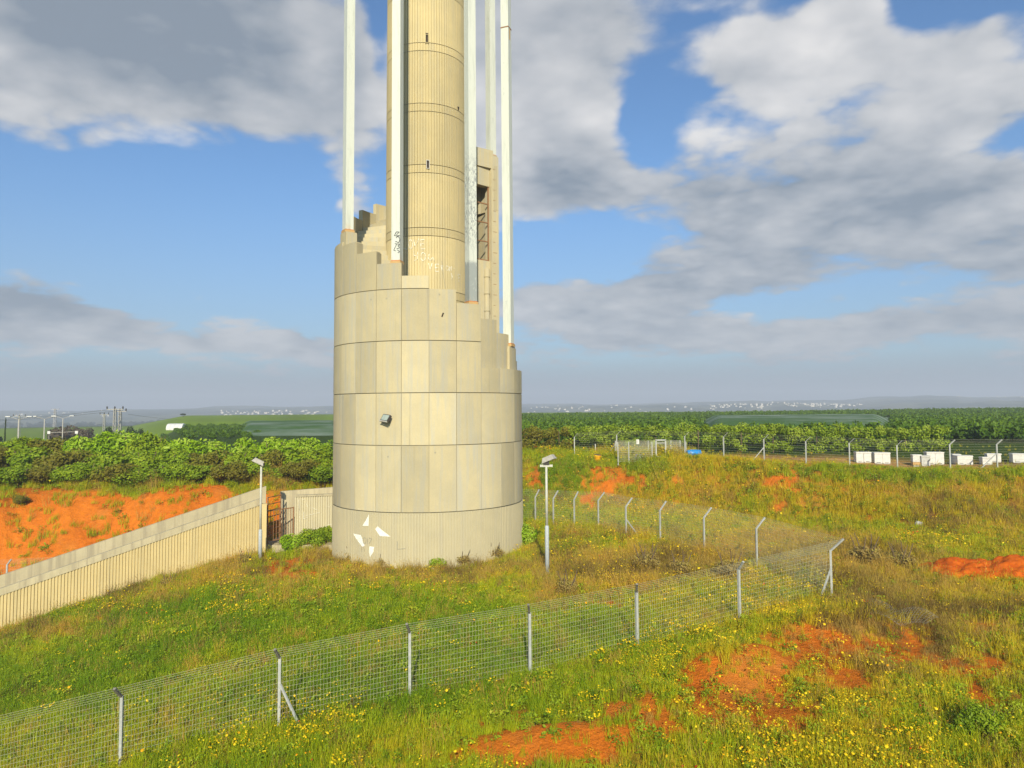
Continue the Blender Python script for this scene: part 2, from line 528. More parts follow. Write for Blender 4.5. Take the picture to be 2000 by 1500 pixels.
M['pole'] = mat_noise('painted_pole', (0.54, 0.54, 0.45), (0.47, 0.47, 0.40), 5.0, 0.5, 0.002)
M['pole_low'] = mat_noise('galvanised_pole', (0.46, 0.50, 0.50), (0.38, 0.42, 0.43), 9.0, 0.5, 0.002)
M['lamp_grey'] = mat_noise('lamp_housing', (0.44, 0.42, 0.36), (0.36, 0.34, 0.29), 8.0, 0.55, 0.002)
M['lamp_dark'] = mat_noise('lamp_bracket', (0.045, 0.04, 0.035), (0.08, 0.07, 0.06), 8.0, 0.6, 0.002)
M['glass'] = mat_noise('lamp_glass', (0.30, 0.36, 0.31), (0.36, 0.42, 0.36), 3.0, 0.12, 0, spec=0.8)
M['hive'] = mat_noise('white_paint', (0.66, 0.65, 0.60), (0.57, 0.56, 0.51), 5.0, 0.6, 0.003)
M['hive_grey'] = mat_noise('grey_paint', (0.52, 0.52, 0.48), (0.44, 0.44, 0.40), 5.0, 0.7, 0.003)
M['wood'] = mat_noise('bare_wood', (0.55, 0.36, 0.15), (0.45, 0.28, 0.11), 6.0, 0.8, 0.004, (1, 1, 6))
M['yellow'] = mat_noise('yellow_plastic', (0.85, 0.42, 0.01), (0.72, 0.33, 0.01), 3.0, 0.45, 0.003)
M['bluep'] = mat_noise('blue_plastic', (0.02, 0.26, 0.66), (0.02, 0.21, 0.52), 4.0, 0.4, 0.002)
M['purple'] = mat_noise('pipe_plastic', (0.26, 0.24, 0.34), (0.20, 0.19, 0.27), 4.0, 0.5, 0.002)
M['white'] = mat_noise('white_sheet', (0.66, 0.66, 0.62), (0.60, 0.60, 0.57), 3.0, 0.5, 0)
M['bark'] = mat_noise('bark', (0.16, 0.11, 0.06), (0.09, 0.065, 0.04), 8.0, 0.95, 0.02, (1, 1, 0.3))
M['deadwood'] = mat_noise('dead_wood', (0.34, 0.27, 0.16), (0.25, 0.19, 0.11), 8.0, 0.95, 0.01)
M['insul'] = mat_noise('insulator', (0.05, 0.05, 0.05), (0.08, 0.08, 0.08), 4.0, 0.4, 0)
M['black_paint'] = mat_noise('black_spray', (0.05, 0.05, 0.055), (0.09, 0.09, 0.09), 10.0, 0.7, 0)
M['grey_paint'] = mat_noise('grey_spray', (0.30, 0.28, 0.20), (0.36, 0.33, 0.24), 10.0, 0.7, 0)
M['dark_hole'] = mat_noise('dark_recess', (0.03, 0.022, 0.016), (0.045, 0.03, 0.02), 6.0, 0.8, 0)
M['stone'] = mat_noise('pale_stone', (0.45, 0.44, 0.38), (0.34, 0.33, 0.28), 5.0, 0.9, 0.02)


def mat_spray(name, col):
    """sprayed paint, worn through in specks"""
    m, t = mat_new(name)
    co = t.n('ShaderNodeTexCoord').outputs['Object']
    n = t.noise(co, 9.0, 5, 0.7)
    finish(t, t.mix(t.ramp(n, 0.42, 0.62), col, (0.50, 0.43, 0.26)), 0.8, spec=0.2)
    return m


M['white_spray'] = mat_spray('white_spray', (0.78, 0.76, 0.64))
M['white_patch'] = mat_noise('white_paint_patch', (0.82, 0.81, 0.72), (0.66, 0.63, 0.50), 12.0, 0.8, 0, lo=0.5, hi=0.7)


def mat_post(name, patches, lowgrey):
    """white painted steel: faint dirt, scuffs; on one post grey scribble and a scraped grey foot"""
    m, t = mat_new(name)
    co = t.n('ShaderNodeTexCoord').outputs['Object']
    dirt = t.noise(t.mapping(co, (4, 4, 0.35)), 1.5, 6, 0.65)
    sc = t.noise(t.mapping(co, (7.0, 7.0, 2.4)), 1.5, 8, 0.75, 1.2)
    z = t.n('ShaderNodeSeparateXYZ')
    t.put(z.inputs[0], co)
    c = t.mix(t.ramp(dirt, 0.45, 0.75), (0.60, 0.63, 0.55), (0.50, 0.53, 0.46))
    lim = 0.60 if not patches else 0.50
    k = t.ramp(sc, lim, lim + 0.05)
    if patches:
        band = t.m('MULTIPLY', t.ramp(z.outputs[2], 2.4, 4.5), t.ramp(z.outputs[2], 10.2, 7.0))
        k = t.m('MULTIPLY', k, t.m('MAXIMUM', band, 0.0))
    else:
        k = t.m('MULTIPLY', k, 0.6)
    c = t.mix(k, c, (0.26, 0.28, 0.27))
    if lowgrey:
        e = t.m('ADD', z.outputs[2], t.m('MULTIPLY', sc, 1.0))
        c = t.mix(t.m('MULTIPLY', t.ramp(e, 3.0, 2.75), t.ramp(sc, 0.66, 0.58)), c, (0.30, 0.33, 0.31))
    ru = t.m('MULTIPLY', t.ramp(z.outputs[2], 0.5, 0.0), t.ramp(dirt, 0.45, 0.7))
    c = t.mix(t.m('MULTIPLY', ru, 0.6), c, (0.50, 0.30, 0.10))
    finish(t, c, 0.5, spec=0.4)
    return m


M['post'] = mat_post('white_post_paint', False, False)
M['post_scribbled'] = mat_post('scribbled_post_paint', True, True)


def mat_leaf(name, dark, light, instancer=False, trans=0.25, third=None):
    """leaf colour from a tint stored per leaf (or per planted clump)"""
    m, t = mat_new(name)
    a = t.n('ShaderNodeAttribute', attribute_name='tint')
    f = a.outputs['Fac']
    if instancer:
        a.attribute_type = 'INSTANCER'
        g = t.n('ShaderNodeNewGeometry')
        f = t.m('ADD', f, t.m('MULTIPLY', t.m('SUBTRACT', g.outputs['Random Per Island'], 0.5), 0.35), clamp=True)
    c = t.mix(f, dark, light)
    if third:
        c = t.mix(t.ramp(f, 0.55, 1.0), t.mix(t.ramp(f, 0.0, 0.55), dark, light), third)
    d = t.n('ShaderNodeBsdfPrincipled')
    t.put(d.inputs['Base Color'], c)
    d.inputs['Roughness'].default_value = 0.6
    d.inputs['Specular IOR Level'].default_value = 0.25
    tr = t.n('ShaderNodeBsdfTranslucent')
    t.put(tr.inputs['Color'], c)
    mx = t.n('ShaderNodeMixShader')
    mx.inputs[0].default_value = trans
    t.put(mx.inputs[1], d.outputs[0])
    t.put(mx.inputs[2], tr.outputs[0])
    o = t.n('ShaderNodeOutputMaterial')
    t.put(o.inputs['Surface'], mx.outputs[0])
    return m


# ------------------------------------------------------------------ ground: one sheet to the horizon
def build_ground():
    fine = np.linspace(R(-54), R(54), 500)
    rest = np.linspace(R(54), R(306), 70)[1:-1]
    azs = np.concatenate([fine, rest])
    rs = 3.0 * np.exp(np.arange(0, 506) * (math.log(4300 / 3.0) / 505))
    A, Rr = np.meshgrid(azs, rs)
    X, Y = np.sin(A) * Rr, np.cos(A) * Rr
    Z = terrain(X, Y)
    nr, na = X.shape
    idx = np.arange(nr * na).reshape(nr, na)
    nxt = np.roll(idx, -1, axis=1)
    quads = np.stack([idx[:-1], idx[1:], nxt[1:], nxt[:-1]], -1).reshape(-1, 4)[:, ::-1]
    V = np.stack([X, Y, Z], -1).reshape(-1, 3)
    V = np.vstack([V, [[0, 0, tz(0, 0)]]])
    cen = len(V) - 1
    faces = quads.tolist() + [(cen, int(nxt[0, i]), int(idx[0, i])) for i in range(na)]
    me = bpy.data.meshes.new('ground')
    me.from_pydata(V.tolist(), [], faces)
    me.polygons.foreach_set('use_smooth', [True] * len(me.polygons))
    x, y, z = V.T
    soil, dry, lush, flow, u, v = cover(x, y, z)
    d = np.hypot(x, y)
    a = np.arctan2(x, y)
    n = fbm(x * 0.4, y * 0.4, 61, 4)[:, None]
    nn = fbm(a * 30, d * 0.006, 66, 4)[:, None]

    def c(*q):
        return np.array(q)[None, :]
    warm = (sst(x, 1, 11) * (y < 60))[:, None]
    col = c(.20, .19, .012) * (1 - n) + c(.32, .21, .02) * n
    col = col * (1 - .6 * warm) + c(.56, .21, .025) * .6 * warm
    col = col * (1 - dry[:, None]) + (c(.34, .19, .04) * (.7 + .6 * n)) * dry[:, None]
    sc = c(.72, .215, .02) * (1 - n) + c(.54, .125, .010) * n
    pale = sst(fbm(x * 0.7, y * 0.7, 71, 4), .55, .75)[:, None]
    sc = sc * (1 - .5 * pale) + c(.62, .24, .04) * .5 * pale
    col = col * (1 - soil[:, None]) + sc * soil[:, None]
    # bare sandy strip behind the far fence
    dep = y
    over = dep - np.interp(x / np.maximum(y, 1), TT, CREST)
    sand = (sst(over, 0.2, 1.6) * (1 - sst(dep, 64, 66)) * sst(x / np.maximum(y, 1), .23, .27))[:, None]
    col = col * (1 - sand) + (c(.50, .27, .09) * (.75 + .5 * n)) * sand
    # fields, plain, hills
    f1 = sst(d, 64, 72)[:, None]
    col = col * (1 - f1) + (c(.05, .085, .012)) * f1
    lf = (sst(d, 195, 210) * (a < R(-9)))[:, None]
    col = col * (1 - lf) + c(.20, .30, .02) * (.6 + .6 * nn) * lf
    f2 = sst(d, 235, 260)[:, None]
    col = col * (1 - f2) + c(.17, .25, .02) * (.7 + .5 * nn) * f2
    f3 = sst(d, 430, 560)[:, None]
    patch = sst(nn, .45, .6)
    col = col * (1 - f3) + (c(.05, .075, .04) * (1 - patch) + c(.14, .15, .08) * patch) * f3
    at = me.color_attributes.new('Col', 'FLOAT_COLOR', 'POINT')
    at.data.foreach_set('color', np.hstack([col, np.ones((len(col), 1))]).astype(np.float32).ravel())
    m, t = mat_new('ground_cover')
    ca = t.n('ShaderNodeAttribute', attribute_name='Col').outputs['Color']
    co = t.n('ShaderNodeTexCoord').outputs['Object']
    n1, n2 = t.noise(co, 2.2, 8, 0.68), t.noise(co, 14.0, 5, 0.7)
    k = t.m('MULTIPLY_ADD', n1, 0.9, 0.55)
    k = t.m('MULTIPLY', k, t.m('MULTIPLY_ADD', n2, 0.5, 0.75))
    vv = t.n('ShaderNodeCombineXYZ')
    for i in range(3):
        t.put(vv.inputs[i], k)
    finish(t, t.mix(1.0, ca, vv.outputs[0], 'MULTIPLY'), 1.0, t.m('ADD', n1, t.m('MULTIPLY', n2, 0.35)), 0.22, spec=0.05)
    me.materials.append(m)
    me.update()
    o = link(bpy.data.objects.new('ground', me))
    return tag(o, kind='structure', label='red soil and rough meadow running out to a far plain and hills')


build_ground()

# ================================================================== TOWER
TOW = at_y(838.0, 870.0, 47.0)
TX, TY = float(TOW[0]), 47.0
PHI = math.atan2(-TX, TY)
tower = empty('tower', (TX, TY, 0), PHI)
tag(tower, 'tall ribbed concrete memorial tower with stepped panelled base and white steel posts', 'tower')
R0, R1 = 6.08, 5.60            # outer cladding, set-back upper wall
SHC = (-0.17, 0.0)             # shaft centre, tower space
STEP = 0.77


def pol(r, th, z, c=(0, 0)):
    return (c[0] + r * math.sin(th), c[1] - r * math.cos(th), z)


def arc_slab(r0, r1, a0, a1, z0, z1, n=6):
    mb = MB()
    vs, fs = [], []
    for i in range(n + 1):
        th = a0 + (a1 - a0) * i / n
        vs += [pol(r1, th, z0), pol(r1, th, z1), pol(r0, th, z1), pol(r0, th, z0)]
    for i in range(n):
        b = 4 * i
        fs += [(b, b + 4, b + 5, b + 1), (b + 1, b + 5, b + 6, b + 2), (b + 2, b + 6, b + 7, b + 3), (b + 3, b + 7, b + 4, b)]
    fs += [(0, 1, 2, 3), (4 * n + 3, 4 * n + 2, 4 * n + 1, 4 * n)]
    return mb.add(vs, fs)


def fluted(rfun, n, z0, z1, depth, groove, c=(0, 0), a0=0.0, a1=2 * math.pi, nz=1):
    """a ribbed ring: flat ribs with narrow recessed grooves"""
    mb = MB()
    vs, fs = [], []
    da = (a1 - a0) / n
    per = 4 * n
    for k in range(nz + 1):
        z = z0 + (z1 - z0) * k / nz
        r = rfun(z)
        for i in range(n):
            a = a0 + da * i
            for fr, dp in ((0.0, 0), (1 - groove, 0), (1 - groove * 0.8, depth), (1 - groove * 0.2, depth)):
                vs.append(pol(r - dp, a + da * fr, z, c))
    for k in range(nz):
        for j in range(per):
            j2 = (j + 1) % per
            fs.append((k * per + j, k * per + j2, (k + 1) * per + j2, (k + 1) * per + j))
    return mb.add(vs, fs)


# ribbed foot of the base, and a plain ring closing its top
fluted(lambda z: R0 + 0.02, 236, -0.9, 3.13, 0.028, 0.36).build('fluted_wall', M['fluted'], tower)
# recessed core behind the cladding
LEV = [3.16, 6.95, 9.95, 12.95, 15.95, 18.95]
ctop = {}
for k in range(-12, 12):
    if -4 <= k <= 1:
        ctop[k] = 15.93 - STEP * k
    elif k > 1:
        ctop[k] = 11.43
    else:
        ctop[k] = 19.25
core = MB()
for k in range(-12, 12):
    a0, a1 = R(15 * k), R(15 * (k + 1))
    s = arc_slab(R0 - 0.50, R0 - 0.07, a0, a1, 2.0, ctop[k] - 0.06, 3)
    core.add(s.v, s.f)
core.build('core_wall', M['core'], tower)
gap_a = 0.012 / R0
for k in range(-12, 12):
    a0, a1 = R(15 * k) + gap_a, R(15 * (k + 1)) - gap_a
    for i in range(len(LEV)):
        z0, z1 = LEV[i] + 0.022, (LEV[i + 1] - 0.022 if i + 1 < len(LEV) else 99)
        if z0 > ctop[k] - 0.15:
            continue
        if z1 > ctop[k] - 0.4:
            z1 = ctop[k]
        jut = random.uniform(-0.012, 0.012)
        arc_slab(R0 - 0.40, R0 + jut, a0, a1, z0, z1).build('panel', M['panel'], tower)
        if z1 == ctop[k]:
            break
# set-back parapet climbing round the back and down the right side
for k in list(range(2, 7)) + list(range(-16, -4)):
    top = min(15.93 - STEP * k, 26.3)
    a0, a1 = R(15 * k) + gap_a, R(15 * (k + 1)) - gap_a
    zz = 11.3 if k > 1 else 18.6 if k > -7 else top - 3.2
    rk = R1 if k < 0 else 5.78
    r_in = R1 - 0.32
    arc_slab(r_in, rk + random.uniform(-.01, .01), a0, a1, zz, top).build('parapet_panel', M['panel'], tower)
# winding stair between the shaft and the parapet
for k in range(-32, 12):
    a0, a1 = R(7.5 * k), R(7.5 * (k + 1))
    lvl = 15.93 - 0.9 - STEP * 0.5 * k
    arc_slab(2.35, 5.50 if -8 <= k < 4 else 5.25, a0, a1 - 0.0005, lvl - 1.3, lvl, 2).build('stair_step', M['panel'], tower)


# ribbed shaft in lifts, with paired string courses
def rs(z):
    return 2.655 * (1 - 0.0014 * (z - 20.0))


BANDS = [12.5, 16.42, 20.38, 24.40, 28.36, 32.30, 36.2, 40.1]
fluted(lambda z: rs(z) - 0.10, 94, 8.0, 44.0, 0.02, 0.3, SHC, nz=6).build('shaft_core', M['core'], tower)
cuts = [8.0]
for b in BANDS:
    cuts += [b - 0.52, b]
cuts.append(44.0)
for i in range(len(cuts) - 1):
    o = fluted(rs, 94, cuts[i] + 0.018, cuts[i + 1] - 0.018, 0.06, 0.24, SHC, nz=2)
    o.build('shaft_lift' if i % 2 == 0 else 'shaft_band', M['shaft'], tower)
MB().add([pol(rs(44), 2 * math.pi * i / 60, 44.0, SHC) for i in range(60)], [tuple(range(60))]).build('shaft_cap', M['shaft'], tower)


# sight line -> surface of a cylinder standing in tower space: (angle, height)
def to_tower(p):
    x, y = p[0] - TX, p[1] - TY
    c, s = math.cos(-PHI), math.sin(-PHI)
    return np.array([x * c - y * s, x * s + y * c, p[2]])


LC = to_tower(CAM)


def ldir(u, v):
    d = ray(u, v)
    c, s = math.cos(-PHI), math.sin(-PHI)
    return np.array([d[0] * c - d[1] * s, d[0] * s + d[1] * c, d[2]])


def on_cyl(u, v, r, c=(0, 0)):
    d = ldir(u, v)
    ox, oy = LC[0] - c[0], LC[1] - c[1]
    A = d[0] ** 2 + d[1] ** 2
    B = 2 * (ox * d[0] + oy * d[1])
    q = B * B - 4 * A * (ox * ox + oy * oy - r * r)
    t = (-B - math.sqrt(max(q, 0))) / (2 * A)
    x, y = ox + d[0] * t, oy + d[1] * t
    return math.atan2(x, -y), LC[2] + d[2] * t


def ribbon(pts, wid):
    """flat stroke along a polyline in a surface's own (s, z) plane"""
    out, fs = [], []
    P = []
    for i in range(len(pts) - 1):
        a, b = np.array(pts[i]), np.array(pts[i + 1])
        m = max(2, int(np.linalg.norm(b - a) / 0.12) + 1)
        for j in range(m):
            P.append(a + (b - a) * j / m)
    P.append(np.array(pts[-1]))
    for i, p in enumerate(P):
        t = P[min(i + 1, len(P) - 1)] - P[max(i - 1, 0)]
        t = t / (np.linalg.norm(t) + 1e-9)
        nrm = np.array([-t[1], t[0]]) * wid * 0.5 * random.uniform(0.75, 1.2)
        out += [p + nrm, p - nrm]
    for i in range(len(P) - 1):
        fs.append((2 * i, 2 * i + 1, 2 * i + 3, 2 * i + 2))
    return out, fs


def cyl_strokes(name, strokes, r, c, wid, mat, parent, rf=None):
    mb = MB()
    for st in strokes:
        pts = []
        for (u, v) in st:
            th, z = on_cyl(u, v, r, c)
            pts.append((th * r, z))
        o, f = ribbon(pts, wid)
        mb.add([pol((rf(q[1]) if rf else r) + 0.012, q[0] / r, q[1], c) for q in o], f)
    return mb.build(name, mat, parent)


def ell(cx, cy, rx, ry, a0=0, a1=360, n=10):
    return [(cx + rx * math.cos(R(a0 + (a1 - a0) * i / n)), cy + ry * math.sin(R(a0 + (a1 - a0) * i / n))) for i in range(n + 1)]


G = []
G += [[(786, 485), (795, 487)]]                                             # foot of the L, half behind the post
G += [ell(802, 477, 4.0, 9)]                                                # O
G += [[(808, 468), (811, 482), (818, 466)]]                                 # V
G += [[(822, 468), (822, 487)], [(822, 468), (829, 468)], [(822, 476), (828, 476)], [(822, 486), (830, 486)]]   # E
G += [[(808, 490), (809, 499), (815, 500)], [(816, 492), (815, 506), (808, 510)]]                               # Y
G += [ell(826.5, 501, 4.8, 8)]                                              # O
G += [[(838, 496), (836.5, 505), (840, 509), (846, 502)], [(846, 502), (848, 509)]]                             # U
G += [[(837, 514), (840, 528), (844, 514)]]                                 # V
G += [[(850, 516), (850, 530)], [(850, 516), (857, 516)], [(850, 523), (856, 523)], [(850, 530), (857, 530)]]   # E
G += [[(861, 518), (863, 528)], [(860, 518), (866, 520), (862, 523), (866, 528)]]                               # R
G += [ell(873, 524, 2.6, 4.5)]                                              # O
G += [[(877, 531), (878, 520), (881, 530), (882, 520)], [(883, 526), (887, 524)]]                               # N I
G += [[(881, 533), (883, 541), (881, 547)], [(894, 535), (895, 549)], [(894, 535), (899, 537)], [(895, 542), (898, 543)], [(895, 549), (897, 549)]]
for gs in (G[:7], G[7:12], G[12:-5], G[-5:-4], G[-4:]):
    cyl_strokes('graffiti_word', gs, rs(18), SHC, 0.042, M['white_spray'], tower, rs)
cyl_strokes('shaft_crack', [[(863, 510), (866, 540), (870, 563)]], rs(17), SHC, 0.03, M['grey_paint'], tower, rs)
# scribble low on the set-back stair flank, faint
# white paint patches on the ribbed foot
def cyl_patch(poly, r):
    mb = MB()
    q = [on_cyl(u, v, r) for (u, v) in poly]
    mb.add([pol(r + 0.012, th, z) for th, z in q], [tuple(range(len(q)))[::-1]])
    return mb


for poly in ([(721, 1004), (720, 1027), (708, 1027), (715, 1016)], [(738, 1028), (747, 1036), (763, 1048), (742, 1047), (733, 1033)],
             [(690, 1042), (705, 1045), (713, 1066), (708, 1068), (699, 1056)], [(722, 1067), (731, 1068), (730, 1077), (723, 1088), (721, 1078)]):
    cyl_patch(poly, R0 + 0.02).build('paint_patch', M['white_patch'], tower)
cyl_strokes('faint_graffiti', [ell(712, 1056, 3, 6), [(717, 1051), (718, 1062)], [(721, 1051), (726, 1052), (722, 1061)], [(706, 1068), (707, 1078)], [(710, 1068), (712, 1077)]],
            R0 + 0.02, (0, 0), 0.04, M['grey_paint'], tower)
cyl_strokes('yellow_mark', [[(776, 1057), (776, 1073)], [(777, 1073), (792, 1071)]], R0 + 0.02, (0, 0), 0.05, M['grey_paint'], tower)
cyl_strokes('wall_scar', [[(866, 611), (863, 619)]], R0, (0, 0), 0.09, M['dark_hole'], tower)
for (u, v) in ((758, 892), (725, 585), (755, 583), (858, 575), (850, 884)):
    th, z = on_cyl(u, v, R0)
    q = MB().add([pol(R0 + 0.014, th + 0.009 * math.cos(i), z + 0.055 * math.sin(i)) for i in np.linspace(0, 5.6, 8)], [tuple(range(8))])
    q.build('bolt_stain', M['grey_paint'], tower)


# slit windows in the shaft
def slit(u0, u1, v0, v1, frame_mat):
    a0, z1 = on_cyl(u0, v0, rs(28), SHC)
    a1, z0 = on_cyl(u1, v1, rs(28), SHC)
    r = rs(z0)
    am, hw = (a0 + a1) / 2, (a1 - a0) / 2 * r
    Mx = Matrix.Translation(pol(r, am, (z0 + z1) / 2, SHC)) @ Matrix.Rotation(am, 4, 'Z')
    h = (z1 - z0) / 2
    fr = MB()
    for lo, hi in (((-hw - .035, -.06, -h - .035), (-hw, .08, h + .035)), ((hw, -.06, -h - .035), (hw + .035, .08, h + .035)),
                   ((-hw, -.06, h), (hw, .08, h + .035)), ((-hw, -.06, -h - .035), (hw, .08, -h))):
        fr.box(lo, hi, Mx)
    o = fr.build('slit_window', frame_mat, tower)
    MB().box((-hw, -.02, -h), (hw, .06, h), Mx).build('pane', M['dark_hole'], o)


slit(831.5, 836, 68, 83, M['shaft'])
slit(833.5, 838, 314, 329, M['hive_grey'])
for (u, v, du, dv) in ((895, 212, 4, 8), (834, 66, 7, 4)):
    q = [on_cyl(u + a * du / 2, v + b * dv / 2, rs(28), SHC) for a, b in ((-1, -1), (.8, -.8), (.4, .6), (-.3, 1))]
    MB().add([pol(rs(z) + 0.015, th, z, SHC) for th, z in q], [(0, 3, 2, 1)]).build('chipped_edge', M['dark_hole'], tower)

# radial slab wall behind with a doorway, grille and end pier
SL = R(125)
Ms = Matrix.Rotation(SL, 4, 'Z')     # local -Y of the slab frame points outwards along the slab


def sbox(name, r0, r1, t0, t1, z0, z1, mat, parent=tower):
    mb = MB().box((t0, -r1, z0), (t1, -r0, z1), Ms)
    return mb.build(name, mat, parent)


ZD0, ZD1, ZTOP = 19.4, 24.75, 27.0
sbox('slab_wall', 2.3, 5.05, -0.25, 0.25, 9.0, ZD0, M['panel'])
sbox('slab_lintel', 2.3, 5.05, -0.25, 0.25, ZD1, ZTOP, M['panel'])
sbox('niche_back', 2.3, 5.6, 1.5, 1.75, 9.0, ZTOP - 0.02, M['panel'])
sbox('niche_side', 5.35, 5.6, 0.27, 1.48, 9.0, ZTOP - 0.03, M['panel'])
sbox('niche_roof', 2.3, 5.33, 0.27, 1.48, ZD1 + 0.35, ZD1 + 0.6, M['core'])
pier = sbox('end_pier', 5.06, 5.72, -0.45, 0.26, 9.0, ZTOP - 0.02, M['panel'])
for z in np.arange(14, 26.5, 0.75):
    sbox('pier_rung', 5.2, 5.2 + random.uniform(.15, .35), -0.462, -0.44, z, z + 0.03, M['rust'], pier)
gr = MB()
gr.box((-0.20, -5.02, ZD0), (-0.12, -4.94, ZD1), Ms)
for z in (ZD0 + 0.02, 20.75, 22.1, 23.45):
    gr.box((-0.20, -4.94, z), (-0.12, -2.6, z + 0.07), Ms)
gr.build('door_grille', M['rust'], tower)
dp = MB()
dp.tube([Ms @ Vector((-0.33, -4.7, z)) for z in (11.0, 14.5, 18.8)], 0.2, 10)
for z in (14.5, 15.8, 17.0, 18.2):
    dp.tube([Ms @ Vector((-0.33, -4.7, z)), Ms @ Vector((-0.33, -4.7, z + 0.09))], 0.225, 10)
dp.build('drain_pipe', M['panel'], tower, True)


# white steel posts standing on the stepped wall
def steel_post(th_deg, zb, name_mat, r=5.66, wd=0.52, cut=None):
    th = R(th_deg)
    o = bpy.data.objects.new('steel_post', None)
    Mx = Matrix.Rotation(th, 4, 'Z')
    lean = 0.0022
    mb = MB()
    ztop = 44.6
    h = wd / 2
    vs = []
    for z, q in ((0, 0), (ztop - zb, lean * (ztop - zb) * 4)):
        for i, j in ((-1, -1), (1, -1), (1, 1), (-1, 1)):
            vs.append((i * h, j * h + q * 0.25, z))
    mb.add(vs, [(3, 2, 1, 0), (4, 5, 6, 7), (0, 1, 5, 4), (1, 2, 6, 5), (2, 3, 7, 6), (3, 0, 4, 7)])
    po = mb.build('steel_post', name_mat, tower)
    po.location = pol(r, th, zb)
    po.rotation_euler = (0, 0, th)
    bp = MB().box((-h - .05, -h - .05, -.16), (h + .05, h + .05, -.006))
    bo = bp.build('base_plate', M['wood'] if zb < 26 else M['panel'], po)
    rl = MB().box((-h - .012, -h - .012, -.005), (h + .012, h + .012, .04))
    rl.build('rust_line', M['rust_bright'], po)
    bpy.data.objects.remove(o)
    return po


P2Z = 15.93 + 2 * STEP
p1 = steel_post(-61.5, 20.05, M['post'])
p2 = steel_post(-19.0, P2Z + 0.16, M['post'])
p4 = steel_post(26.0, 15.93 - STEP + 0.16, M['post_scribbled'])
p6 = steel_post(61.5, 13.05, M['post'])
p5 = steel_post(125.0, ZTOP + 0.14, M['post'], 5.42)
arc_slab(R1 - 0.35, R0 - 0.10, R(-66), R(-57), 18.9, 19.88, 3).build('post_plinth', M['panel'], tower)
arc_slab(R1 - 0.30, R1 + 0.32, R(57), R(66), 11.2, 12.88, 3).build('post_plinth', M['panel'], tower)


jz = 33.4 - p6.location.z
MB().box((-.275, -.275 + .0022 * jz, jz), (.275, .275 + .0022 * jz, jz + .07)).build('post_joint', M['rust'], p6)
MB().box((-.10, -.268 + .0022 * jz, jz - .75), (.06, -.262 + .0022 * jz, jz - .001)).build('rust_streak', M['wood'], p6)


# black tag on the second post, grey scribbles on the fourth
def post_strokes(po, th_deg, r, strokes, wid, mat, name, wd=0.52):
    th = R(th_deg)
    nrm = np.array([math.sin(th), -math.cos(th), 0])
    tan = np.array([math.cos(th), math.sin(th), 0])
    p0 = np.array(pol(r + wd / 2, th, 0))
    mb = MB()
    for st in strokes:
        pts = []
        for (u, v) in st:
            d = ldir(u, v)
            t = np.dot(p0 - LC, nrm) / np.dot(d, nrm)
            p = LC + d * t - p0
            pts.append((np.dot(p, tan), p[2] - po.location.z))
        o, f = ribbon(pts, wid)
        mb.add([(q[0], -wd / 2 - 0.006 - 0.0 * q[1], q[1]) for q in o], f)
    return mb.build(name, mat, po)


post_strokes(p2, -19, 5.66, [[(770, 461), (774, 453), (780, 453), (772, 461), (781, 460)], ell(777, 468, 4, 6, 210, 470), [(772, 472), (776, 472)],
                             [(771, 476), (781, 477)], [(775, 476), (769, 489), (773, 490)], [(781, 478), (777, 480), (781, 484), (775, 486)], [(776, 488), (781, 492), (777, 494)]],
             0.045, M['black_paint'], 'tag_graffiti')

# ------------------------------------------------------------------ floodlight on the base
th, z = on_cyl(760, 815, R0)
fl = empty('wall_floodlight', (0, 0, 0), 0)
base = Vector(pol(R0 + 0.42, th, z))
Mf = Matrix.Rotation(PHI, 4, 'Z')
loc = Matrix.Translation((TX, TY, 0)) @ Mf
fl.location = loc @ Vector(pol(R0, th, z - 0.2))
fl.rotation_euler = (0, 0, PHI + th + R(-16))
fl.scale = (.82, .82, .82)
tag(fl, 'rectangular floodlight with grey glass fixed to the panelled tower base', 'floodlight')
mb = MB()
tl = Matrix.Translation((0, -0.36, 0.2)) @ Matrix.Rotation(R(-32), 4, 'X') @ Matrix.Rotation(R(8), 4, 'Y')
mb.box((-0.34, -0.06, -0.26), (0.34, 0.14, 0.26), tl)
mb.box((-0.24, 0.14, -0.16), (0.24, 0.26, 0.16), tl)
hs = mb.build('housing', M['lamp_dark'], fl)
MB().box((-0.29, -0.075, -0.21), (0.29, -0.061, 0.21), tl).build('glass', M['glass'], fl)
mb = MB()
mb.box((-0.36, -0.10, -0.34), (0.36, 0.0, -0.27), tl)
mb.box((-0.05, -0.3, -0.02), (0.05, 0.02, 0.05))
mb.box((-0.15, -0.02, -0.12), (0.15, 0.03, 0.12))
mb.build('bracket', M['lamp_grey'], fl)


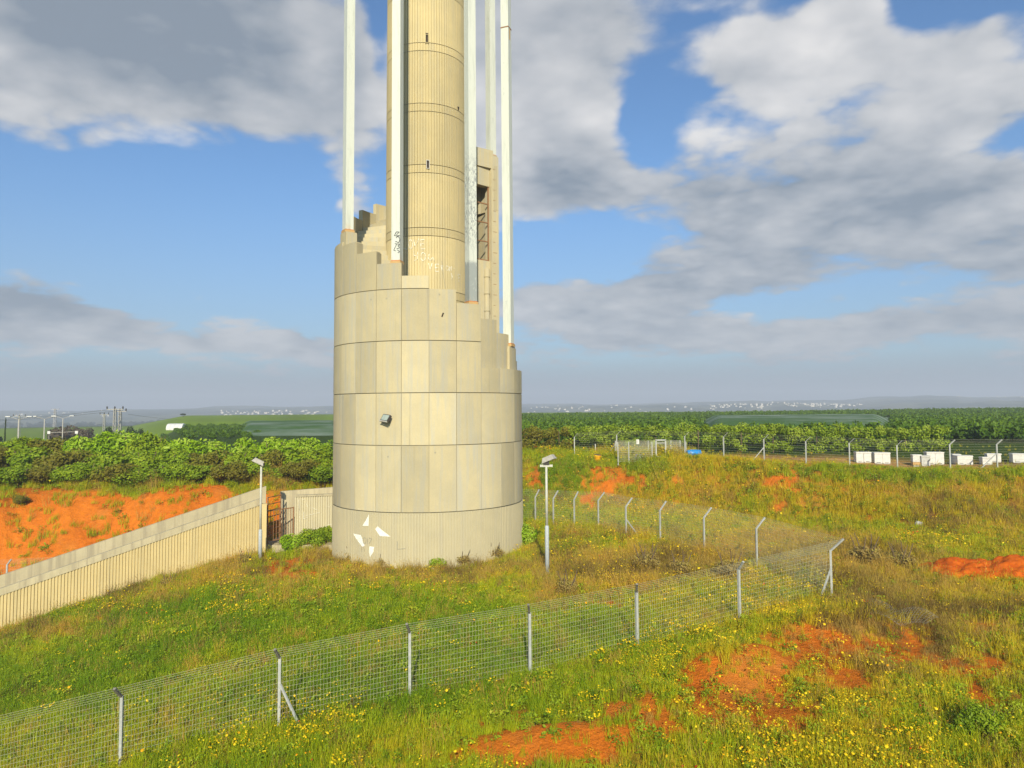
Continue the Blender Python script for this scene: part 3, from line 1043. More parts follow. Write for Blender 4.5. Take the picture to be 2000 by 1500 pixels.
# ================================================================== RAMP WALLS ON THE LEFT
def wall_run(root, A, B, zt0, zt1, band, thick, zb, rib, name, mat):
    """a straight wall with ribbed front and plain coping band; A, B are front-face feet"""
    A, B = Vector((*A, 0)), Vector((*B, 0))
    t = (B - A)
    Ln = t.length
    t.normalize()
    nrm = Vector((t.y, -t.x, 0))          # towards the viewer's side
    n = int(Ln / rib)
    vs, fs = [], []
    for i in range(n):
        for fr, dpt in ((0, 0), (.56, 0), (.62, .06), (.94, .06)):
            s = Ln * (i + fr) / n
            p = A + t * s - nrm * dpt
            zt = zt0 + (zt1 - zt0) * s / Ln - band
            vs += [(p.x, p.y, zt - 3.2 if zb is None else zb), (p.x, p.y, zt)]
    for j in range(len(vs) // 2 - 1):
        fs.append((2 * j, 2 * j + 2, 2 * j + 3, 2 * j + 1))
    MB().add(vs, fs).build(name, mat, root)

    def prism(o0, o1, dz0, dz1, ext=0.0):
        q = []
        for s, zt in ((-ext, zt0), (Ln + ext, zt1)):
            for o in (o0, o1):
                p = A + t * s + nrm * o
                q += [(p.x, p.y, ((zt - 3.6 if zb is None else zb) if dz0 is None else zt + dz0)), (p.x, p.y, zt + dz1)]
        return MB().add(q, [(0, 4, 5, 1), (2, 3, 7, 6), (1, 5, 7, 3), (0, 2, 6, 4), (0, 1, 3, 2), (4, 6, 7, 5)])
    prism(-0.10, -thick, None, -band).build('wall_body', M['coping'], root)
    prism(0.03, -thick - 0.02, -band + 0.002, 0.0).build('coping_band', M['coping'], root)
    return A, B, t, nrm, Ln


rw = empty('ramp_wall', (0, 0, 0))
tag(rw, 'long sloping concrete wall with ribbed face rising towards the gate', 'wall')
A_, B_, t_, n_, L_ = wall_run(rw, wA, wB, -3.74, 3.42, 0.40, 0.34, None, 0.165, 'ribbed_face', M['rampwall'])
rw2 = empty('ramp_parapet', (0, 0, 0))
tag(rw2, 'plain concrete parapet behind the sloping ribbed wall', 'wall')
off = Vector((-n_.x, -n_.y, 0)) * 1.75
pA, pB = A_ + off, B_ + off + t_ * 0.3
q = []
for p, zt in ((pA, -3.15), (pB, 3.98)):
    for o in (0, -0.3):
        p2_ = p + n_ * o
        q += [(p2_.x, p2_.y, zt - 4.2), (p2_.x, p2_.y, zt)]
MB().add(q, [(0, 4, 5, 1), (2, 3, 7, 6), (1, 5, 7, 3), (0, 2, 6, 4), (0, 1, 3, 2), (4, 6, 7, 5)]).build('wall_body', M['coping'], rw2)
# ramp deck between them
q = []
for p, zt in ((A_ - n_ * 0.36, -4.9), (B_ - n_ * 0.36, 2.3)):
    for o in (0, -1.36):
        p2_ = p + n_ * o
        q += [(p2_.x, p2_.y, zt - 2.5), (p2_.x, p2_.y, zt)]
MB().add(q, [(0, 4, 5, 1), (2, 3, 7, 6), (1, 5, 7, 3), (0, 2, 6, 4), (0, 1, 3, 2), (4, 6, 7, 5)]).build('ramp_deck', M['coping'], rw)
# end pier of the sloping wall
MB().box((-0.30, -0.03, -0.9), (0.06, 0.3, 3.05), Matrix.Translation(Vector((B_.x, B_.y, 0))) @ Matrix.Rotation(math.atan2(t_.y, t_.x) - R(90), 4, 'Z')).build('end_pier', M['rampwall'], rw)
# wall joining gate and tower
jw = empty('joining_wall', (0, 0, 0))
tag(jw, 'short ribbed concrete wall with chalk scribbles between gate and tower', 'wall')
wall_run(jw, (-14.62, 48.5), (-11.0, 48.05), 3.30, 3.45, 0.12, 0.3, -0.5, 0.16, 'ribbed_face', M['fluted'])
bk = empty('walkway_parapet', (0, 0, 0))
tag(bk, 'plain concrete parapet seen behind the rusty gate', 'wall')
q = []
for (x, y), zt in (((-16.0, 49.7), 3.42), ((-10.4, 49.3), 3.86)):
    for o in (0, 0.3):
        q += [(x, y + o, -0.5), (x, y + o, zt)]
MB().add(q, [(0, 4, 5, 1), (2, 3, 7, 6), (1, 5, 7, 3), (0, 2, 6, 4), (0, 1, 3, 2), (4, 6, 7, 5)]).build('wall_body', M['coping'], bk)
MB().box((-16.2, 46.75, -0.6), (-11.2, 49.6, 0.32)).build('walkway_floor', M['coping'], bk)
sm = MB()
for st in ([(588, 975), (596, 978), (600, 990)], [(592, 1000), (592, 1014), (603, 1010)], [(610, 992), (618, 996)], [(596, 1008), (615, 1003), (628, 1000)], [(612, 1033), (628, 1031), (642, 1025), (652, 1022)],
           [(640, 1024), (646, 1036)], [(634, 988), (645, 990)], [(582, 975), (584, 1020)]):
    for i in range(len(st) - 1):
        a, b = [at_y(u, v, 48.28) for u, v in (st[i], st[i + 1])]
        for p in (a, b):
            p[1] = 48.5 - 0.1243 * (p[0] + 14.62) - 0.02
        dvec = (b - a) / np.linalg.norm(b - a)
        nn_ = np.array([-dvec[2], 0, dvec[0]]) * 0.011
        sm.add([a + nn_, a - nn_, b - nn_, b + nn_], [(0, 1, 2, 3)])
sm.build('chalk_scribble', M['white_spray'], jw)

# rusty gate
gt = empty('gate', (-15.85, 46.75, 0.5))
tag(gt, 'rusty barred gate at the end of the sloping wall', 'gate')
g0, g1 = Vector((0, 0, 0)), Vector((1.18, 1.62, 0))
gd = (g1 - g0).normalized()
gl = (g1 - g0).length


def gp(s, z):
    return g0 + gd * s + Vector((0, 0, z))


mb = MB()
mb.bar(gp(0, 0.08), gp(gl, 0.08), .06)
mb.bar(gp(0, 2.0), gp(gl, 2.0), .06)
mb.bar(gp(0, 0.0), gp(0, 2.05), .07)
mb.bar(gp(gl, 0.0), gp(gl, 2.05), .07)
mb.build('gate_frame', M['rust'], gt)
for i in range(1, 9):
    MB().bar(gp(gl * i / 9, 0.1), gp(gl * i / 9, 1.98), .03).build('bar', M['rust'], gt)
mb = MB()
mb.bar((-.03, .06, -.1), (-.03, .06, 2.9), .09)
mb.bar((.32, 1.6, 0.0), (.32, 1.6, 2.9), .07)
mb.bar((-.03, .06, 2.85), (.32, 1.6, 2.85), .05)
for z in (.4, .8, 1.2, 1.6, 2.0, 2.4):
    mb.bar((-.03, .06, z), (.32, 1.6, z), .05)
mb.build('gate_post', M['rust'], gt)


# ================================================================== FENCES
def fence(name, label, pts, arm_dir, h=2.05, arm=0.78, pitch=0.10, rows=13, wr=0.0021, braces=(), dark=(), mesh_only_rows=False, arm_rows=4, post_w=0.085, cat='fence', arms=True, stout=None):
    root = empty(name, pts[0])
    tag(root, label, cat)
    O = Vector(pts[0])
    P = [Vector(p) - O for p in pts]
    tops = []
    for i, p in enumerate(P):
        ad = Vector(arm_dir[i]).normalized() if arms else Vector((0, 0, 0))
        t = (P[min(i + 1, len(P) - 1)] - P[max(i - 1, 0)])
        t.z = 0
        mb = MB().bar(p + Vector((0, 0, -0.5)), p + Vector((0, 0, h)), post_w, post_w, up=t)
        po = mb.build('post', M['galv'], root)
        b = p + Vector((0, 0, h))
        al = arm[i] if isinstance(arm, list) else arm
        e = b + (ad * 0.72 + Vector((0, 0, 0.70))).normalized() * al if arms else b
        tops.append(e)
        if arms:
            k_ = 0.85 if stout is None or i in stout else 0.3
            MB().bar(b - Vector((0, 0, 0.03)), e, post_w * k_, post_w * k_, up=t).build('arm', M['dark_arm'] if i in dark else M['galv'], po)
        if i in dict(braces):
            s = dict(braces)[i]
            MB().bar(p + Vector((0, 0, h * 0.62)), p + Vector(s), post_w * 0.7).build('brace', M['galv'], po)
    for i in range(len(P) - 1):
        mb = MB()
        a, b = P[i], P[i + 1]
        n = max(2, int((b - a).length / pitch))
        zz = Vector((0, 0, 1))

        def lo(s, z):
            return a.lerp(b, s) + zz * z

        def hi(s, z):
            return (a.lerp(b, s) + zz * h).lerp(tops[i].lerp(tops[i + 1], s), z)
        sag = 0.03
        if not mesh_only_rows:
            for k in range(n + 1):
                s = k / n
                w_ = random.uniform(-.006, .006)
                mb.bar(lo(s, 0.06) + zz * w_, lo(s, h), wr * 2)
                if arms:
                    mb.bar(lo(s, h), hi(s, 1), wr * 2)
        for k in range(rows + 1):
            z = 0.06 + (h - 0.06) * k / rows
            for c in range(4):
                mb.bar(lo(c / 4, z), lo((c + 1) / 4, z), wr * 2.3)
        if arms:
            for k in range(1, arm_rows + 1):
                mb.bar(hi(0, k / arm_rows), hi(1, k / arm_rows), wr * 2.3)
        mb.build('wire_mesh', M['wire'], root)
    return root


def gpt(x, y, dz=0.0):
    return (x, y, tz(x, y) + dz)


front_px = [(-140, 1585, 0), (235, 1500, 0), (545, 1420, 0), (800, 1365, .1), (1035, 1320, .3), (1245, 1270, .5), (1445, 1215, .6), (1625, 1168, .75)]
back_px = [(1479, 1112, .75), (1376, 1082, .7), (1290, 1062, .65), (1223, 1052, .55), (1169, 1035, .5), (1122, 1032, .4), (1081, 1029, .3), (1046, 1024, .25)]
pts, ad = [], []
for (u, v, z) in front_px + back_px:
    p = ground_at(u, v)
    pts.append(gpt(p[0], p[1]))
last = pts[-1]
pts += [gpt(last[0] - 2.6, last[1] + 0.6), gpt(last[0] - 5.8, last[1] + 0.4), gpt(last[0] - 9.0, last[1] - 0.4)]
for i, p in enumerate(pts):
    t = Vector(pts[min(i + 1, len(pts) - 1)]) - Vector(pts[max(i - 1, 0)])
    ad.append((t.y, -t.x, 0) if i > 7 else (-.12, -1, 0) if i < 6 else (.25, -1, 0) if i == 6 else (.9, -.6, 0))
fence('perimeter_fence', 'galvanised wire mesh fence with outward arms ringing the tower meadow', pts, ad, arm=[.5] * 7 + [.75] * (len(pts) - 7),
      braces={2: (0.75, -0.25, 0.0), 7: (-0.75, -0.5, 0.0), 11: (0.9, -0.5, 0.0)}, dark=(0, 1, 2, 3, 4, 5))
lp = []
for (u, y) in ((-200, 43.6), (-92, 44.3), (14, 45.0), (118, 45.8), (222, 46.6)):
    p = at_y(u, 1102 - (u - 14) * 0.05, y)
    lp.append((p[0], p[1], p[2] - 2.2))
fence('slope_fence', 'wire mesh fence below the bare red slope beyond the sloping wall', lp, [(1.0, -0.3, 0)] * 5, h=2.2, arm=0.45)
# fence along the plateau edge on the right
fp = []
for (u, v) in ((1122, 887), (1205, 883), (1338, 888), (1414, 896), (1493, 906), (1575, 910), (1660, 911), (1753, 911), (1856, 909), (1948, 909), (2060, 911), (2180, 912)):
    yb = float(np.interp((u - 1000) / 1400, TT, CREST)) + 0.2
    p = at_y(u, v, yb)
    fp.append(gpt(p[0], p[1]))
fence('plateau_fence', 'tall wire fence along the bank top in front of the beehives', fp, [(0.9, -0.5, 0)] * len(fp), h=1.75, arm=0.5, pitch=0.25, rows=9, wr=0.0028, stout=(8, 9, 10, 11), mesh_only_rows=True,
      braces={1: (-0.8, -0.1, 0.0), 4: (-0.95, 0.0, 0.0), 9: (-1.2, 0.0, 0.0)}, arm_rows=3, post_w=0.085)

# ================================================================== LAMP POSTS
def lamp_post(name, base, ztop, zlow, label, left):
    root = empty(name, base)
    tag(root, label, 'lamp post')
    H = ztop - base[2]
    MB().tube([(0, 0, -0.5), (0, 0, zlow), (0, 0, zlow + 0.08)], [0.115, 0.11, 0.07], 12).build('lower_pole', M['pole_low'], root, True)
    MB().tube([(0, 0, zlow), (0, 0, H - 0.3)], [0.075, 0.06], 12).build('upper_pole', M['pole'], root, True)
    hd = bpy.data.objects.new('floodlight_head', None)
    if left:
        Mh = Matrix.Translation((-0.18, 0, H)) @ Matrix.Rotation(R(20), 4, 'Z') @ Matrix.Rotation(R(28), 4, 'Y')
    else:
        MB().box((-0.34, -0.04, H - 0.42), (0.34, 0.04, H - 0.30)).build('cross_arm', M['pole'], root)
        Mh = Matrix.Translation((0.12, 0, H + 0.02)) @ Matrix.Rotation(R(-25), 4, 'Z') @ Matrix.Rotation(R(-22), 4, 'Y')
    bpy.data.objects.remove(hd)
    mb = MB()
    sgn = -1 if left else 1
    # tapered housing: wide shell, narrower back
    a = [(-0.36, -0.22, -0.10), (0.36, -0.22, -0.10), (0.36, 0.22, -0.10), (-0.36, 0.22, -0.10), (-0.26, -0.17, 0.13), (0.30, -0.17, 0.13), (0.30, 0.17, 0.13), (-0.26, 0.17, 0.13)]
    mb.add([Mh @ Vector(q) for q in a], [(3, 2, 1, 0), (4, 5, 6, 7), (0, 1, 5, 4), (1, 2, 6, 5), (2, 3, 7, 6), (3, 0, 4, 7)])
    mb.build('lamp_housing', M['lamp_grey'], root)
    mb = MB()
    mb.box((-0.38, -0.24, -0.135), (0.38, 0.24, -0.102), Mh)
    mb.build('lamp_rim', M['lamp_grey'], root)
    MB().box((-0.33, -0.19, -0.142), (0.33, 0.19, -0.136), Mh).build('lamp_glass', M['glass'], root)
    mb = MB()
    mb.box((-0.16 if not left else 0.0, -0.10, H - 0.30), (0.16 if not left else 0.18, 0.10, H - 0.12))
    mb.bar((0, 0, H - 0.32), (0, 0, H - 0.1), 0.1)
    mb.build('bracket', M['lamp_dark'], root)
    return root


pl = at_z(508, 1086, 0.05)
lamp_post('lamp_post', gpt(pl[0], pl[1]), 5.85, 1.75, 'slender lamp post standing against the sloping ribbed wall', True)
pr = at_z(1069, 1122, 0.2)
lamp_post('lamp_post', gpt(pr[0], pr[1]), 6.3, 2.5, 'slender lamp post with crossbar right of the tower', False)


# ================================================================== BEEHIVES
def hive(u0, u1, v_top, v_bot, dep, label, mat='hive', lower=None, deep=0.55):
    a, b = at_y(u0, v_bot, dep), at_y(u1, v_bot, dep)
    top = at_y(u0, v_top, dep)
    W = b[0] - a[0]
    H = top[2] - a[2]
    x, y = (a[0] + b[0]) / 2, dep
    root = empty('beehive', (x, y, tz(x, y)), R(random.uniform(-6, 6)) - math.atan2(x, y) * 0.35)
    tag(root, label, 'beehive', 'white beehives on the sandy strip')
    H = max(0.35, top[2] - tz(x, y))
    w2 = W / 2 * 0.97
    lid = 0.10
    m = M[mat]
    MB().box((-w2 * .9, -.02, -0.06), (w2 * .9, deep * .9, 0.05)).build('floor_board', M['hive_grey'], root)
    z0 = 0.051
    if lower:
        MB().box((-w2, 0, z0), (w2, deep, z0 + 0.28)).build('box', M[lower], root)
        z0 += 0.284
    zs = np.linspace(z0, H - lid - .004, 3 if H > 0.75 else 2)
    for k in range(len(zs) - 1):
        MB().box((-w2, 0.003 * k, zs[k] + .004), (w2, deep, zs[k + 1])).build('box', m, root)
    MB().box((-w2 * 1.06, -.03, H - lid), (w2 * 1.06, deep + .03, H)).build('lid', m, root)
    MB().box((-w2 * .5, -.012, 0.07), (w2 * .5, -.001, 0.10)).build('entrance', M['dark_hole'], root)


hive(1673, 1687, 883, 905, 57.5, 'left of the two white beehives farthest left')
hive(1688, 1702, 883, 905, 57.5, 'right of the two white beehives farthest left')
hive(1709, 1724, 884, 906, 57.2, 'left white beehive of the second pair from the left', deep=.7)
hive(1725, 1739, 884, 906, 57.2, 'right white beehive of the second pair from the left')
hive(1784, 1800, 888, 907, 56.2, 'low white beehive standing on a bare wooden box', lower='wood')
hive(1801, 1817, 890, 908, 55.9, 'low greyish beehive in front of the tall middle pair', 'hive_grey')
hive(1811, 1827, 883, 906, 57.2, 'left of the tall middle pair of white beehives')
hive(1828, 1844, 883, 906, 57.2, 'right of the tall middle pair of white beehives')
hive(1871, 1885, 890, 908, 56.2, 'left of the low white pair right of the middle post', deep=.9)
hive(1886, 1900, 890, 908, 56.2, 'right of the low white pair right of the middle post')
hive(1862, 1877, 887, 906, 57.6, 'white beehive peeping out behind the low pair', deep=.5)
hive(1920, 1938, 893, 909, 56.0, 'low white beehive beside the braced post')
hive(1930, 1955, 886, 908, 57.2, 'tall wide white beehive behind the braced post')
hive(1980, 1996, 886, 909, 56.2, 'tall white beehive last before the right edge', deep=.8)
hive(1997, 2014, 886, 909, 56.2, 'tall white beehive cut by the right edge of the picture')

# ================================================================== CAGE WITH DOOR, BUCKET, SMALL THINGS
cg0, cg1 = at_y(1207, 888, 63.5), at_y(1340, 890, 63.5)
cz = tz(cg0[0] + 2, 64)
cage = empty('mesh_cage', (cg0[0], 63.5, cz))
tag(cage, 'wire mesh enclosure with steel door frame on the bank top', 'enclosure')
CW = cg1[0] - cg0[0]
hc = 1.75
for fx, fy in ((0, 0), (.16, 0), (.5, 0), (.515, 2.2), (.56, 0), (.70, 0), (.86, 2.2), (.985, 0), (1, 0), (0.02, 2.2), (1, 2.2)):
    thick_ = 0.11 if fx in (.56, .70) else 0.07
    MB().bar((CW * fx, fy, -.3), (CW * fx, fy, hc + (0.12 if fx in (.56, .70) else 0)), thick_).build('post', M['galv'], cage)
MB().bar((CW * .56 - .055, 0, hc + .14), (CW * .70 + .055, 0, hc + .14), .11).build('door_head', M['galv'], cage)
mb = MB()
for z in (.45, hc - .12):
    mb.bar((CW * .56 + .06, -.02, z), (CW * .70 - .06, -.02, z), .06)
mb.build('door_rail', M['galv'], cage)
for fy in (0, 2.2):
    for s0, s1 in ((0, .56), (.70, 1)) if fy == 0 else ((0, 1),):
        mb = MB()
        k = CW * s0
        while k < CW * s1:
            mb.bar((k, fy, 0), (k, fy, hc), .011)
            k += 0.09
        for z in np.linspace(0.05, hc, 10):
            mb.bar((CW * s0, fy, z), (CW * s1, fy, z), .012)
        mb.build('wire_mesh', M['wire'], cage)
sg = at_y(1246, 863, 63.3)
so = empty('notice_board', (sg[0], 63.44, cz))
tag(so, 'small white notice board hung on the mesh enclosure', 'sign')
MB().box((-.12, -.02, sg[2] - cz - .2), (.12, 0.0, sg[2] - cz + .2)).build('board', M['white'], so)
MB().box((-.075, -.026, sg[2] - cz - .10), (-.03, -.021, sg[2] - cz + .12)).build('print', M['grey_paint'], so)
pp = empty('pipe_manifold', (cg0[0] + 2.2, 64.4, cz))
tag(pp, 'dull purple pipe manifold inside the mesh enclosure', 'pipes')
mb = MB()
mb.tube([(-.6, 0, .28), (.9, 0, .28), (2.6, 0, .3)], .09, 8)
mb.build('main_pipe', M['purple'], pp, True)
for k in (-.45, -.1, .3):
    MB().tube([(k, 0, .0), (k, 0, .55), (k + .12, 0, .62)], .05, 8).build('riser', M['purple'], pp, True)
bb = at_y(1355, 886, 63)
bo = empty('blue_barrel', (bb[0], 63.0, tz(bb[0], 63.0) + 0.02))
tag(bo, 'blue plastic barrel lying in the grass beside the enclosure', 'barrel')
bo.rotation_euler = (0, 0, R(8))
MB().tube([(-.62, 0, .3), (-.58, 0, .3), (-.3, 0, .3), (-.26, 0, .3), (.26, 0, .3), (.3, 0, .3), (.58, 0, .3), (.62, 0, .3)], [.24, .30, .31, .33, .33, .31, .30, .24], 14).build('drum', M['bluep'], bo, True)
MB().tube([(.62, .1, .42), (.68, .1, .42)], .05, 8).build('bung', M['white'], bo)
yb = ground_at(1165, 906)
yo = empty('yellow_bucket', (yb[0], yb[1], yb[2] - 0.05))
yo.rotation_euler = (R(8), R(7), 0)
tag(yo, 'yellow plastic tub half buried near the top of the flowery bank', 'tub')
MB().tube([(0, 0, -.05), (0, 0, .45), (0, 0, .80), (0, 0, .86)], [.17, .27, .33, .35], 16).build('tub_body', M['yellow'], yo, True)
MB().tube([(0, 0, .862), (0, 0, .872)], .31, 16).build('soil_fill', M['bark'], yo)
vv_ = ground_at(1163, 888)
vo = empty('standpipe', (vv_[0], vv_[1], tz(vv_[0], vv_[1])))
tag(vo, 'thin pale standpipe with a valve behind the yellow tub', 'standpipe')
MB().tube([(0, 0, -.2), (0, 0, 1.0)], .045, 8).build('pipe', M['pole'], vo, True)
MB().tube([(.1, 0, .2), (.12, 0, .55), (.22, 0, .6)], .07, 8).build('valve', M['rust'], vo, True)
st_ = ground_at(1795, 1027)
mb = MB()
bmv = []
for i in range(7):
    for j in range(10):
        th_, ph_ = math.pi * i / 6, 2 * math.pi * j / 10
        r_ = .24 * random.uniform(.8, 1.1)
        bmv.append((r_ * 1.2 * math.sin(th_) * math.cos(ph_), r_ * math.sin(th_) * math.sin(ph_), r_ * .8 * math.cos(th_) + .1))
mb.add(bmv, [(i * 10 + j, (i + 1) * 10 + j, (i + 1) * 10 + (j + 1) % 10, i * 10 + (j + 1) % 10) for i in range(6) for j in range(10)])
so_ = mb.build('boulder', M['stone'], None, True)
so_.location = (st_[0], st_[1], tz(st_[0], st_[1]))
tag(so_, 'single pale stone lying in the grass below the right bank', 'stone')

# heap of freshly dug red soil
hp = ground_at(1985, 1128)
NX, NY = 64, 36
gx, gy = np.meshgrid(np.linspace(-4.4, 4.4, NX), np.linspace(-1.9, 1.9, NY))
prof = np.clip(1 - (gx / 4.4) ** 2, 0, 1) ** .7 * np.clip(1 - (gy / 1.9) ** 2, 0, 1) ** .8
hz_ = prof * (0.62 + 0.5 * fbm(gx * .8, gy * .8, 81, 3)) + prof ** .5 * (fbm(gx * 3, gy * 3, 82, 4) - .5) * 0.65
ang = R(-33)
hx, hy = hp[0] + gx * math.cos(ang) - gy * math.sin(ang), hp[1] + gx * math.sin(ang) + gy * math.cos(ang)
hzz = terrain(hx, hy) + hz_ - 0.08
idx = np.arange(NX * NY).reshape(NY, NX)
M['heap'] = mat_noise('dug_red_soil', (0.62, 0.135, 0.012), (0.46, 0.085, 0.008), 3.0, 1.0, 0.08, spec=0.05)
mb = MB().add(np.stack([hx, hy, hzz], -1).reshape(-1, 3) - hp, np.stack([idx[:-1, :-1], idx[:-1, 1:], idx[1:, 1:], idx[1:, :-1]], -1).reshape(-1, 4).tolist())
ho = mb.build('soil_heap', M['heap'], None, True)
ho.location = hp
tag(ho, 'heap of freshly dug orange red soil at the right edge', 'soil heap')

# ================================================================== FOLIAGE
def leaf_mesh(name, n, rad, leaf, seed, mat, lumps=12, squash=0.9, dim=None, hollow=0.55, up_bias=0.3):
    """a crown of many small leaf faces gathered into lumps; tint stored per leaf"""
    g = np.random.default_rng(seed)
    if dim is None:
        c = g.normal(size=(lumps, 3))
        c /= np.linalg.norm(c, axis=1)[:, None]
        c *= (g.uniform(0.15, 0.75, (lumps, 1)))
        c[:, 2] = np.abs(c[:, 2]) * 0.9 - 0.15
        c *= np.array(rad)[None, :]
        lr = g.uniform(0.28, 0.5, lumps) * np.mean(rad)
    else:
        c, lr = dim(g)
        lumps = len(c)
    k = g.integers(0, lumps, n)
    dvec = g.normal(size=(n, 3))
    dvec /= np.linalg.norm(dvec, axis=1)[:, None]
    rr = g.uniform(hollow, 1.12, (n, 1)) ** 0.6
    p = c[k] + dvec * rr * lr[k][:, None] * np.array([1, 1, squash])
    nrm = dvec + g.normal(size=(n, 3)) * 0.7 + np.array([0, 0, up_bias])
    nrm /= np.linalg.norm(nrm, axis=1)[:, None]
    a = np.cross(nrm, g.normal(size=(n, 3)))
    a /= np.linalg.norm(a, axis=1)[:, None]
    b = np.cross(nrm, a)
    s = leaf * g.uniform(0.6, 1.35, (n, 1))
    V = np.stack([p - a * s * .9, p + b * s * .42, p + a * s * .9, p - b * s * .42], 1).reshape(-1, 3)
    me = bpy.data.meshes.new(name)
    me.from_pydata(V.tolist(), [], np.arange(4 * n).reshape(n, 4).tolist())
    lt = g.uniform(-0.25, 0.25, lumps)
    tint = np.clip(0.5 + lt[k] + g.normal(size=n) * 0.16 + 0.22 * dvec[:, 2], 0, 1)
    at = me.attributes.new('tint', 'FLOAT', 'POINT')
    at.data.foreach_set('value', np.repeat(tint, 4).astype(np.float32))
    me.materials.append(mat)
    me.update()
    return me


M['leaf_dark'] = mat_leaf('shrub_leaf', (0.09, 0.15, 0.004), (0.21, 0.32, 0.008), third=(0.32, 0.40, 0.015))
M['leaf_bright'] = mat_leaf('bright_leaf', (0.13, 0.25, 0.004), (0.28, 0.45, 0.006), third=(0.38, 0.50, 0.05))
M['leaf_brown'] = mat_leaf('browned_leaf', (0.11, 0.095, 0.010), (0.21, 0.19, 0.018), third=(0.24, 0.26, 0.02))
M['leaf_far'] = mat_leaf('far_tree_leaf', (0.020, 0.040, 0.008), (0.045, 0.075, 0.014))
M['leaf_bare'] = mat_leaf('bare_twig', (0.085, 0.065, 0.045), (0.15, 0.12, 0.08))
M['vine_leaf'] = mat_leaf('vine_leaf', (0.08, 0.13, 0.006), (0.24, 0.34, 0.012), third=(0.36, 0.43, 0.05))
M['orchard'] = mat_leaf('orchard_leaf', (0.035, 0.085, 0.004), (0.085, 0.165, 0.007), third=(0.13, 0.22, 0.010))

shr = {}
for kname, mt in (('dark', 'leaf_dark'), ('bright', 'leaf_bright'), ('brown', 'leaf_brown')):
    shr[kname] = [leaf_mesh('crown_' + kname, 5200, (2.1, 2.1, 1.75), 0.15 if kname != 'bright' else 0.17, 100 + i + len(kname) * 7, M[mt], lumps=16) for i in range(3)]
stem_mb = MB()
for i in range(5):
    a = 2 * math.pi * i / 5
    stem_mb.tube([(0.1 * math.cos(a), 0.1 * math.sin(a), -0.3), (0.5 * math.cos(a), 0.5 * math.sin(a), 0.9), (1.0 * math.cos(a + .4), 1.0 * math.sin(a + .4), 2.2)], [.09, .06, .025], 6)
stem_me = stem_mb.mesh('stems', M['bark'], True)


def plant(name, me, loc, sc, rz, label, cat, group=None, stems=stem_me, crown_z=1.55):
    root = empty(name, loc, rz)
    tag(root, label, cat, group)
    c = link(bpy.data.objects.new('crown', me), root)
    c.location = (0, 0, crown_z * sc[2])
    c.scale = sc
    if stems:
        s = link(bpy.data.objects.new('stems', stems), root)
        s.scale = (sc[0], sc[1], sc[2] * 1.1)
    return root


ORD = ['first', 'second', 'third', 'fourth', 'fifth', 'sixth', 'seventh', 'eighth', 'ninth', 'tenth', 'eleventh', 'twelfth', 'thirteenth', 'fourteenth', 'fifteenth', 'sixteenth', 'seventeenth', 'eighteenth', 'nineteenth', 'twentieth']
# front row of dark scrub, middle row, bright back row
rows = [
    ('front', 57.0, np.linspace(-70, 690, 16), (884, 908), 1.0, ['dark', 'dark', 'dark', 'brown', 'dark', 'dark', 'brown']),
    ('middle', 60.5, np.linspace(-110, 700, 15), (858, 872), 1.15, ['dark', 'dark', 'brown', 'dark', 'brown', 'dark', 'dark']),
    ('back', 64.5, np.linspace(-130, 720, 15), (838, 848), 1.2, ['dark', 'dark', 'dark', 'dark', 'dark', 'bright', 'bright']),
]
WORD = {'dark': 'dark green', 'bright': 'bright lime green', 'brown': 'brownish green'}
for rname, dep, us, (va, vb), sc, kinds in rows:
    for i, u in enumerate(us):
        kd = kinds[i % len(kinds)]
        if rname == 'back':
            kd = 'bright' if u > 150 and not 255 < u < 330 else 'dark' if u < 60 else 'brown' if u < 150 else 'dark'
        y = dep + random.uniform(-.8, .8)
        top = at_y(u + random.uniform(-12, 12), random.uniform(va, vb) - (18 if rname == 'back' and (200 < u < 240 or 270 < u < 340) else 0), y)
        zb = tz(top[0], y)
        h = max(1.4, top[2] - zb)
        k = h / 3.25
        wx = sc * random.uniform(.9, 1.15)
        plant('shrub', shr[kd][i % 3], (top[0], y, zb - .1), (wx * .95, wx * .9, k), random.uniform(0, 6.28),
              f'{WORD[kd]} shrub in the {rname} row on the left bank, {ORD[i]} from the left', 'shrub', 'scrub on the left bank')
# low plants round the tower foot and by the gate
for (u, v, sc, kd, lab) in ((612, 1072, .55, 'dark', 'low dark bush between the gate and the tower foot'), (640, 1066, .55, 'dark', 'small dark bush touching the left side of the tower foot'),
                            (572, 1078, .46, 'bright', 'low green bush growing below the rusty gate'), (1008, 1070, .62, 'bright', 'bright feathery bush at the right side of the tower foot'),
                            (852, 1112, .28, 'bright', 'small round green bush in front of the tower foot'), (1915, 1440, .33, 'dark', 'leafy green bush in the lower right corner'),
                            (40, 985, .3, 'brown', 'brownish low bush at the left end of the red slope')):
    p = ground_at(u, v)
    plant('low_bush', shr[kd][0], (p[0], p[1], p[2] - .05), (sc, sc, sc), random.uniform(0, 6), lab, 'bush', None, stem_me, 1.3)

